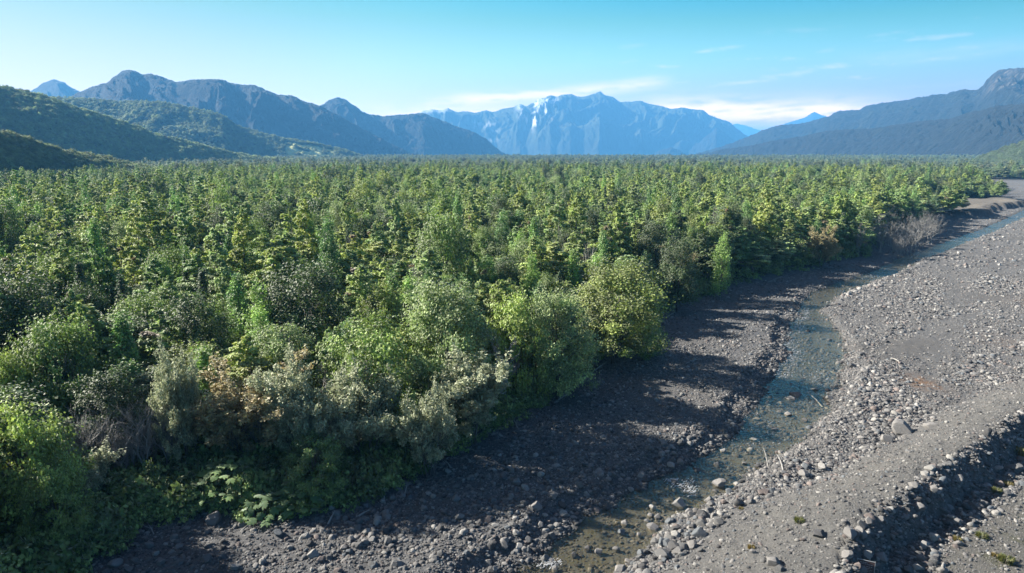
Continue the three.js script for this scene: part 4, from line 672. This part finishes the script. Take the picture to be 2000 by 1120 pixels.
{
  const r = rng(606), picks = [], many = [];
  const LOOKS = [['pale grey', 0.36], ['grey', 0.62], ['dark grey', 0.76], ['whitish', 0.87], ['pinkish grey', 0.93], ['blue grey', 1]];
  for (const [d0, d1, n] of [[36, 72, 110000], [72, 115, 230000], [115, 210, 300000], [210, 480, 170000], [480, 900, 16000]]) {
    for (let k = 0; k < n; k++) {
      const d = Math.sqrt(lerp(d0 * d0, d1 * d1, r())), an = lerp(-40, 39.5, r()) * Math.PI / 180, x = Math.sin(an) * d, f = Math.cos(an) * d, q = r(), sz = r(), turn = r() * 6.28, tone = r(), hue = r(), sh = r();
      const toe = toeAt(x, f).d; if (toe > 1.5) continue;
      const p = place(x, f); if (p.wood > 0.35 || p.sand > 0.2) continue;
      const stony = fbm(x * 0.055 + 20, f * 0.055 + 3, 3), clump = noise(x * 0.22, f * 0.22);
      const flow = fbm((x + f) * 0.02, (f - x) * 0.11 + 0.6 * noise(x * 0.05, f * 0.05), 3); let chance = (0.95 - 0.85 * smooth(0.12, 0.42, stony)) * (0.3 + 0.7 * smooth(-0.42, 0.05, flow)), big = 0.82 + 0.5 * smooth(-0.1, 0.5, flow);
      if (p.lev > 0.5) { chance = 0.6; big = 0.6; if (p.cr.d < 0.3 && p.cr.d > -4.5) { chance = 0.95; big = 1.1; } }
      else if (p.left) { chance = chance * 0.5 + 0.42 + 0.3 * clump; big = 0.85; if (p.ds < p.hw + 3.2 && f < 150) { chance = 1; big = 1.05; } if (f < 62 && toe > -12) big *= 1.1; }
      else { if (p.ds < p.hw + 7) chance += 0.3; big *= 1.1; }
      if (p.ds < p.hw - 0.3) { chance = 0.22 + 0.6 * smooth(0.0, 0.4, clump); big = f > 70 && f < 130 ? 1.25 : 1; }
      if (Math.hypot(x - 54.5, (f - 87) * 0.7) < 3.2) chance *= 0.35;
      if (q > chance) continue;
      const size = Math.min(0.5, (0.055 + 0.020 * Math.min(1, d / 300)) / Math.pow(1 - sz * 0.99, 0.44)) * big * (d > 210 ? 1.3 : d > 115 ? 0.95 : d > 72 ? 0.85 : 1);
      if (d < 90 && hand.some(([a, b, c]) => Math.hypot(a - x, b - f) < c + size)) continue;
      const row = { x, f, size, turn, tone, hue, sh, p, d, look: LOOKS.find((l) => tone < l[1])[0] };
      (size / d > 0.0036 && size > 0.2 ? picks : many).push(row);
    }
  }
  picks.sort((a, b) => b.size / b.d - a.size / a.d);
  const shown = [];
  for (const t of picks) { const w = where(V(t.x, t.p.y, -t.f)); (w.inside && shown.length < 240 ? shown : many).push(t); }
  for (const t of shown) {
    const zone = t.p.ds < t.p.hw ? 'in the stream' : t.p.lev > 0.5 ? (t.p.cr.d < 0.2 ? 'on levee face' : 'on the levee') : t.p.left ? 'on shaded bar' : 'on cobble flat';
    const o = boulder(t.x, t.f, t.size, t.look, Math.floor(t.sh * 6), t.turn, null, 'loose stones of the river bed', 0.22, 0.8 + 0.3 * t.hue);
    tag(o, pointed(t.look + (t.size > 0.42 ? ' boulder ' : ' stone ') + zone, V(t.x, t.p.y + t.size * 0.3, -t.f)));
  }
  const M = stoneMat(1, 1, 1), e = new THREE.Euler();
  for (const t of many) {
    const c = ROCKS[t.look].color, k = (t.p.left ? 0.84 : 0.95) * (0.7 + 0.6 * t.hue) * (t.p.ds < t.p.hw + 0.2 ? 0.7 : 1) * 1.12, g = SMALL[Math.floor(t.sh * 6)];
    e.set((t.hue - 0.5) * 0.8, t.turn, (t.sh - 0.5) * 0.8);
    put(g, M, 'stone', new THREE.Matrix4().compose(V(t.x, t.p.y + t.size * 0.10, -t.f), new THREE.Quaternion().setFromEuler(e), V(t.size, t.size * (0.75 + 0.4 * t.tone), t.size)), new THREE.Color().setRGB(c.r * k, c.g * k, c.b * k));
  }
  const rubble = new THREE.Group(); rubble.name = 'gravel'; scene.add(rubble);
  tag(rubble, 'countless grey river cobbles and gravel lying over the bed, bars and levee', 'gravel', null, 'stuff');
  flush(rubble);
}

// ---------------------------------------------------------------- white water
{
  const foam = new THREE.Group(); foam.name = 'foam'; scene.add(foam);
  tag(foam, 'white broken water on the riffles and rapids of the stream', 'foam', null, 'stuff');
  const m = new THREE.MeshStandardMaterial({ color: new THREE.Color().setRGB(0.29, 0.30, 0.31), roughness: 0.7 }); m.name = 'foam';
  const g = stone(71, 1, 0), r = rng(17);
  for (const [u, v, du, dv, n] of [[1545, 690, 26, 34, 420], [1535, 660, 16, 22, 240], [1560, 640, 14, 12, 160], [1530, 735, 20, 16, 120], [1330, 945, 26, 10, 120], [1350, 958, 18, 12, 110], [1310, 938, 14, 5, 60], [1072, 1102, 26, 10, 130], [1575, 610, 12, 8, 110], [1568, 622, 14, 5, 90], [1350, 1070, 40, 6, 0], [1780, 492, 30, 5, 160], [1860, 470, 26, 5, 160], [1955, 428, 18, 5, 130], [1990, 402, 18, 5, 120], [1700, 540, 22, 8, 110], [1600, 740, 40, 22, 90], [1480, 850, 60, 36, 90]]) for (let k = 0; k < n * 0.85; k++) {
    const a = r() * 6.283, q = Math.sqrt(-Math.log(1 - r() * 0.95)) * 0.7, [x, f] = P(u + Math.cos(a) * du * q, v + Math.sin(a) * dv * q, -0.36), st = streamAt(x, f), d = Math.hypot(x, f), s = (0.03 + 0.07 * r() * r()) * (0.75 + d / 260);
    if (Math.abs(st.d) > widthAt(st.s) + 0.4 || groundY(x, f) > -0.34) continue;
    put(g, m, 'foam', new THREE.Matrix4().compose(V(x, -0.355, -f), new THREE.Quaternion().setFromAxisAngle(V(0, 1, 0), 0.75 + (r() - 0.5) * 0.9), V(s * (1.0 + 2.2 * r()), s * 0.3, s * 0.7)), null);
  }
  flush(foam);
}

// ---------------------------------------------------------------- great-leaved plants on the shaded bank
{
  const r = rng(313), leafShape = (seed) => {
    const q = rng(seed), p = [0, 0.02, 0], idx = [], c = [0.05, 0.10, 0.03], n = 22;
    for (let k = 0; k < n; k++) { const a = k / n * 6.283, lobe = (k % 2 ? 0.72 : 1) * (0.85 + 0.3 * q()), notch = k === 0 ? 0.3 : 1; p.push(Math.cos(a) * lobe * notch, -0.16 * lobe * lobe + 0.08 * (q() - 0.5) + (k % 2 ? 0.03 : -0.04), Math.sin(a) * lobe * notch); c.push(0.055 + 0.02 * q(), 0.105 + 0.03 * q(), 0.025); }
    for (let k = 1; k <= n; k++) idx.push(0, k % n + 1, k);
    const g = new THREE.BufferGeometry(); g.setAttribute('position', new THREE.Float32BufferAttribute(p, 3)); g.setAttribute('color', new THREE.Float32BufferAttribute(c, 3)); g.setIndex(idx); g.computeVertexNormals(); return g;
  };
  const blades = [leafShape(1), leafShape(2), leafShape(3)], mats = [leafMat(0.42, 0.46, 0.42), leafMat(0.6, 0.6, 0.5), leafMat(0.3, 0.36, 0.34), leafMat(0.7, 0.42, 0.3)], stalk = new Wood(); stalk.limb(V(0, 0, 0), V(0, 1, 0), 0.03, 0.02, 5); const stalkG = stalk.build();  // lighter blades for sunlit plants, darker for shaded: light put into the colour
  for (const [u, v, wpx, n, look, label] of [
    [448, 965, 150, 54, 1, 'largest clump of great lobed leaves in a patch of sun at the bank'],
    [520, 930, 90, 36, 1, 'pale sunlit great leaved plant above the largest clump'],
    [590, 985, 110, 43, 2, 'dark great leaved plant in shade beside the largest clump'],
    [520, 1010, 100, 39, 2, 'shaded great leaved plant hanging over the cobbles'],
    [780, 872, 110, 46, 0, 'great leaved plant under the silvery twiggy tree'],
    [740, 850, 70, 28, 0, 'smaller great leaved plant uphill of the one under the silvery tree'],
    [820, 915, 60, 25, 2, 'low great leaved plant at the very foot of the bank'],
    [275, 965, 70, 28, 0, 'great leaved plant among dark ferns beneath the bare thicket'],
    [205, 985, 80, 32, 1, 'glossy great leaved plant with sunlit blades left of the ferns'],
    [180, 1025, 50, 18, 1, 'small bright leaved plant low on the bank in the corner'],
    [75, 1065, 140, 46, 2, 'wide dim great leaved plant near the bottom corner'],
    [165, 1075, 60, 25, 2, 'dim great leaved plant beside the cobbles of the corner'],
    [345, 905, 70, 28, 2, 'dark fern like plant in the shade behind the largest clump'],
    [660, 955, 80, 32, 2, 'dim great leaved plant on the shaded bank, midway along it'],
    [985, 810, 60, 25, 2, 'great leaved plant below the large feathery tree'],
    [1085, 765, 60, 21, 3, 'brownish great leaved plant below the fallen dead tree'],
  ]) {
    const [x, f] = onGround(u, v), d = f / ray(u, v).fwd, R = wpx * d / FOCAL / 2, y = groundY(x, f), t = new THREE.Group(); t.name = numbered('great_leaved_plant'); scene.add(t); t.position.set(x, y, -f); used.add(label);
    tag(t, label, 'plant');
    for (let k = 0, N = n; k < N; k++) {
      const a = k * 2.4 + r() * 0.6, q = Math.sqrt((k + 0.5) / n), lx = Math.cos(a) * R * q, lz = Math.sin(a) * R * q, ly = R * (0.9 - 0.65 * q * q) * (0.75 + 0.4 * r()), s = 0.26 + 0.26 * r(), o = mesh('leaf', blades[k % 3], mats[r() < 0.8 ? look : (look + 1) % 3], t);
      o.position.set(lx, ly, lz); o.rotation.set((r() - 0.5) * 0.5 + Math.sin(a) * 0.45 * q, r() * 6.28, (r() - 0.5) * 0.5 - Math.cos(a) * 0.45 * q); o.scale.set(s, s, s);
      const st = mesh('stalk', stalkG, darkBark, t), from = V(lx * 0.15, -0.2, lz * 0.15), to = V(lx, ly, lz).sub(from); st.position.copy(from); st.quaternion.setFromUnitVectors(V(0, 1, 0), to.clone().normalize()); st.scale.set(1, to.length(), 1);
    }
  }
}

// ---------------------------------------------------------------- dead wood
{
  const r = rng(71), wood = (pts, ra, rb, twigs = 0) => { const w = new Wood(); for (let k = 0; k + 1 < pts.length; k++) w.limb(pts[k], pts[k + 1], lerp(ra, rb, k / (pts.length - 1)), lerp(ra, rb, (k + 1) / (pts.length - 1)), 7); for (let k = 0; k < twigs; k++) { const t = 0.35 + 0.6 * r(), a = pts[0].clone().lerp(pts[pts.length - 1], t); w.limb(a, a.clone().add(V((r() - 0.5) * 1.2, r() * 0.6, (r() - 0.5) * 1.2)), rb * 0.8, 0.01, 4); } return w.build(); };
  const laid = (a, b, ra, rb, label, twigs = 2, up = 0.15) => { const [ax, af] = onGround(...a), [bx, bf] = onGround(...b), o = V(ax, groundY(ax, af), -af), e = V(bx - ax, Math.max(groundY(bx, bf), -0.3) + up - o.y, -(bf - af)); const m = mesh('driftwood_log', wood([V(0, ra * 0.4, 0), e.clone().multiplyScalar(0.5).add(V(0.05, 0.12, 0.05)), e], ra, rb, twigs), paleBark); m.position.copy(o); tag(m, label, 'log', null); used.add(label); };
  laid([1607, 797], [1577, 775], 0.11, 0.04, 'bleached driftwood log lying in the stream by the cobble shore', 4, 0.25);
  laid([1741, 701], [1757, 709], 0.12, 0.09, 'short white log on sand beside the rusty puddle', 0);
  laid([1530, 920], [1518, 894], 0.08, 0.03, 'splintered pale branch at the shore below the pool', 5, 0.3);
  laid([1500, 912], [1490, 890], 0.05, 0.02, 'thin pale branch sticking out over the pool edge', 3, 0.5);
  laid([1362, 703], [1340, 712], 0.10, 0.05, 'grey log on the shaded bar near the bend', 1);
  laid([752, 985], [742, 930], 0.06, 0.02, 'pale dead stem slanting down the shaded bank', 4, 0.8);
  laid([1120, 745], [1095, 672], 0.13, 0.05, 'leaning bleached trunk at the bank beside the fallen dead tree', 3, 3.6);
  laid([160, 955], [183, 905], 0.07, 0.03, 'pale stem leaning out of the bare thicket', 2, 1.2);
  laid([30, 1010], [75, 990], 0.05, 0.02, 'thin dead stick in the shaded corner growth', 1, 0.4);
  { const q = rng(505); for (const [u, v] of [[300, 1045], [470, 1040], [640, 1026], [700, 1010], [790, 968], [880, 915], [930, 885], [1010, 838], [1090, 782], [1160, 726], [1235, 672], [1300, 622], [1400, 578], [1500, 552]]) { const du = (q() - 0.3) * 46, dv = -14 * q() - 4, [x0, f0] = onGround(u, v); laid([u, v], [u + du, v + dv], 0.05 + 0.06 * q(), 0.025, pointed('driftwood washed against the bank', V(x0, groundY(x0, f0), -f0)), 3, 0.1 + 0.5 * q()); } }
  // the fallen tree with its spread roots and the tall bare stems above it
  const t = new THREE.Group(); t.name = numbered('fallen_dead_tree'); scene.add(t); const [x, f] = onGround(1052, 748); t.position.set(x, groundY(x, f) + 0.2, -f);
  tag(t, 'fallen dead tree with spreading bleached branches on the shaded bank', 'dead tree'); used.add(t.userData.label);
  const b = new Wood(); for (let k = 0; k < 34; k++) { const a = 6.283 * r(), l = 1.2 + 3.4 * r(), e = V(Math.cos(a) * l * 1.1, -0.3 + 1.5 * r(), Math.sin(a) * l * 0.7 + 0.4); b.bent(V(0, 0.4, 0), e, 0.05, 0.014, 3, 0.35, r, 4); for (let q = 0; q < 3; q++) { const s = e.clone().multiplyScalar(0.4 + 0.5 * r()); s.y += 0.2; b.limb(s, s.clone().add(V((r() - 0.5) * 1.3, (r() - 0.4) * 0.9, (r() - 0.5) * 1.3)), 0.022, 0.008, 3); } }
  mesh('branches', b.build(), paleBark, t);
  for (let k = 0; k < 6; k++) { const w = new Wood(), h = 4.2 + 2.4 * r(); w.bent(V((r() - 0.5) * 0.7, -0.3, (r() - 0.5) * 0.6), V((r() - 0.5) * 1.4 - 0.3, h, -0.8 + (r() - 0.5)), 0.085, 0.03, 4, 0.14, r, 5); mesh('stem', w.build(), paleBark, t); }
  { const q = rng(808); for (const [u, v, h] of [[405, 470, 13], [690, 452, 14], [905, 430, 13], [1150, 470, 13], [540, 640, 10], [640, 700, 9], [830, 520, 13], [1180, 430, 14], [75, 470, 13], [1400, 400, 14], [985, 640, 9]]) { const dd = (EYE - 1.7 - h) / ray(u, v).drop, sx = ray(u, v).a * dd, sf = ray(u, v).fwd * dd; growTree('bare_tree', 1, 0, sx, sf, h, 2.2 + q(), q() * 6.28, pointed('dead snag among green crowns', V(sx, 1.7 + h, -sf), 'top '), 'dead snags in the forest'); } }
  // the grove of dead trees upstream, and bare stems along the far bank
  const bare = [[1716, 462], [1728, 470], [1740, 466], [1748, 478], [1756, 461], [1764, 470], [1772, 480], [1780, 464], [1788, 472], [1796, 458], [1804, 470], [1812, 452], [1820, 463], [1828, 452], [1836, 444], [1735, 452], [1770, 450], [1790, 446], [1812, 440], [1700, 474], [1690, 484], [1676, 488], [1722, 478], [1758, 486], [1782, 482]];
  bare.forEach(([u, v], i) => { const [bx, bf] = P(u, v - 3, 3), h = 6.5 + 3 * r(); growTree('bare_tree', 1 + (i % 2), 0, bx, bf, h, 3.4 + 1.6 * r(), r() * 6.28, pointed('bare tree in the dead grove', V(bx, 3 + h, -bf), 'top '), 'bare trees of the dead grove upstream'); });
  for (const [u, v, h] of [[1222, 610, 6], [1236, 622, 5], [1275, 600, 5], [1290, 556, 5], [1360, 556, 5], [1180, 668, 5.5], [1150, 690, 6], [1000, 770, 5.5], [1020, 740, 6], [895, 850, 5.5], [130, 960, 6], [165, 965, 7], [205, 960, 6.5], [250, 950, 6], [285, 950, 7], [300, 930, 6], [330, 935, 7], [385, 900, 7.5], [455, 915, 8], [468, 918, 7], [440, 912, 6.5], [500, 905, 6], [640, 900, 6], [705, 880, 6.5], [745, 870, 5.5], [840, 850, 6], [930, 850, 7], [60, 985, 5]]) { const [bx, bf] = onGround(u, v); growTree('bare_tree', 1, 0, bx, bf, h, 1.6 + r(), r() * 6.28, pointed('slim bare stem at forest edge', V(bx, groundY(bx, bf) + h, -bf), 'top '), 'bare stems along the forest edge'); }
}

// ---------------------------------------------------------------- shrubs at the foot of the bank, tufts on the levee
{
  const r = rng(99); let n = 0;
  for (let k = 0; k < 4000 && n < 90; k++) {
    const d = 46 + 190 * Math.pow(r(), 1.3), an = (-40 + 78 * r()) * Math.PI / 180, x = Math.sin(an) * d, f = Math.cos(an) * d, p = place(x, f);
    if (p.td < 0.3 || p.td > 4.5 || p.sand > 0.3 || !where(V(x, p.y, -f)).inside) continue;
    const q = r(); growTree('shrub', Math.floor(r() * 2), q < 0.35 ? 0 : q < 0.55 ? 1 : 2, x, f, 1.2 + 1.6 * r(), 1.8 + 1.8 * r(), r() * 6.28, null, 'shrubs along the foot of the bank'); n++;
  }
  const tuft = (seed) => { const q = rng(seed), L = new Leaves(); for (let k = 0; k < 420; k++) { const a = q() * 6.283, l = Math.sqrt(q()), h = 0.9 - 0.5 * l, y = h * q(), c = mixc([0.26, 0.20, 0.07], [0.13, 0.15, 0.035], q()); L.leaf(Math.cos(a) * l * (0.3 + y), y, Math.sin(a) * l * (0.3 + y), Math.cos(a + 1.5), 0.15, Math.sin(a + 1.5), 0.22 + 0.2 * q(), c, q, 3.2); } return L.build(); };
  const forms = [tuft(1), tuft(2)], tones = [leafMat(0.26, 0.25, 0.22), leafMat(0.17, 0.21, 0.15), leafMat(0.28, 0.24, 0.2)];
  for (const [u, v, w, tone, label] of [[1561, 1020, 24, 1, 'small yellow green tuft on the smooth back of the levee'], [1468, 1072, 18, 2, 'dry straw coloured tuft behind a stone on the levee'], [1988, 890, 30, 0, 'yellow grass tuft beside the boulder at the photo border'], [1968, 950, 24, 0, 'yellow grass tuft between the boulders below the levee'], [1947, 962, 22, 1, 'mossy tuft at the foot of the pinkish boulder'], [1966, 1098, 34, 1, 'bright yellow green tuft by the track in the bottom corner'], [1945, 1088, 18, 2, 'brown dry tuft next to the bright one in the corner'], [1918, 1050, 26, 1, 'dull mossy tuft on the flat below the levee'], [1870, 1056, 20, 0, 'yellow tuft low on the levee face'], [1448, 995, 12, 2, 'tiny dry tuft on the stream side of the levee']]) {
    const [x, f] = onGround(u, v), d = f / ray(u, v).fwd, s = w * d / FOCAL / 1.7, o = mesh('grass_tuft', forms[w % 2], tones[tone]); o.position.set(x, groundY(x, f) - 0.02, -f); o.scale.set(s, s * 0.8, s); o.rotation.y = u; used.add(label); tag(o, label, 'grass tuft');
  }
}

// ---------------------------------------------------------------- the sign below the levee
{
  const [x, f] = P(1693, 1096, 3), t = new THREE.Group(); t.name = numbered('sign'); scene.add(t); const gy = groundY(x, f);
  t.position.set(x, gy, -f); t.rotation.y = -0.42;
  tag(t, 'brown notice board with pale lines of writing below the levee', 'sign');
  const c = document.createElement('canvas'); c.width = 320; c.height = 360; const k = c.getContext('2d'); k.fillStyle = '#4a3838'; k.fillRect(0, 0, 320, 360); k.fillStyle = '#b9b2b2';
  const q = rng(12);                                                   // the writing is too small in the photograph to be read: its lines, as they look
  const words = (y, h, x0, x1) => { let cx = x0; while (cx < x1) { const w = Math.min(12 + q() * 34, x1 - cx); for (let a = 0; a < w - 6; a += 9) k.fillRect(cx + a, y + q() * 3, 5.5, h - q() * 3); cx += w + 9; } };
  words(34, 20, 40, 190); words(72, 13, 24, 300); words(122, 15, 20, 296); words(160, 15, 20, 250); words(198, 15, 24, 290); words(236, 14, 24, 270); words(274, 14, 60, 250); words(312, 14, 90, 230);
  const tex = new THREE.CanvasTexture(c); tex.colorSpace = THREE.SRGBColorSpace;
  const face = new THREE.MeshStandardMaterial({ map: tex, roughness: 0.6 }), steel = new THREE.MeshStandardMaterial({ color: new THREE.Color().setRGB(0.3, 0.3, 0.3), roughness: 0.5, metalness: 0.4 }); face.name = 'board'; steel.name = 'steel';
  const top = 3.05 - gy, box = (name, w, h, d, px, py, pz, m) => mesh(name, new THREE.BoxGeometry(w, h, d), m, t).position.set(px, py, pz);
  box('board', 1.0, 1.12, 0.03, 0, top - 0.62, 0, face);
  for (const s of [-1, 1]) box('post', 0.05, top + 0.4, 0.05, s * 0.53, top / 2 - 0.2, 0, steel);
  box('frame', 1.01, 0.035, 0.045, 0, top - 0.04, 0, steel); box('frame', 1.01, 0.035, 0.045, 0, top - 1.20, 0, steel);
}
renderer.render(scene, camera);
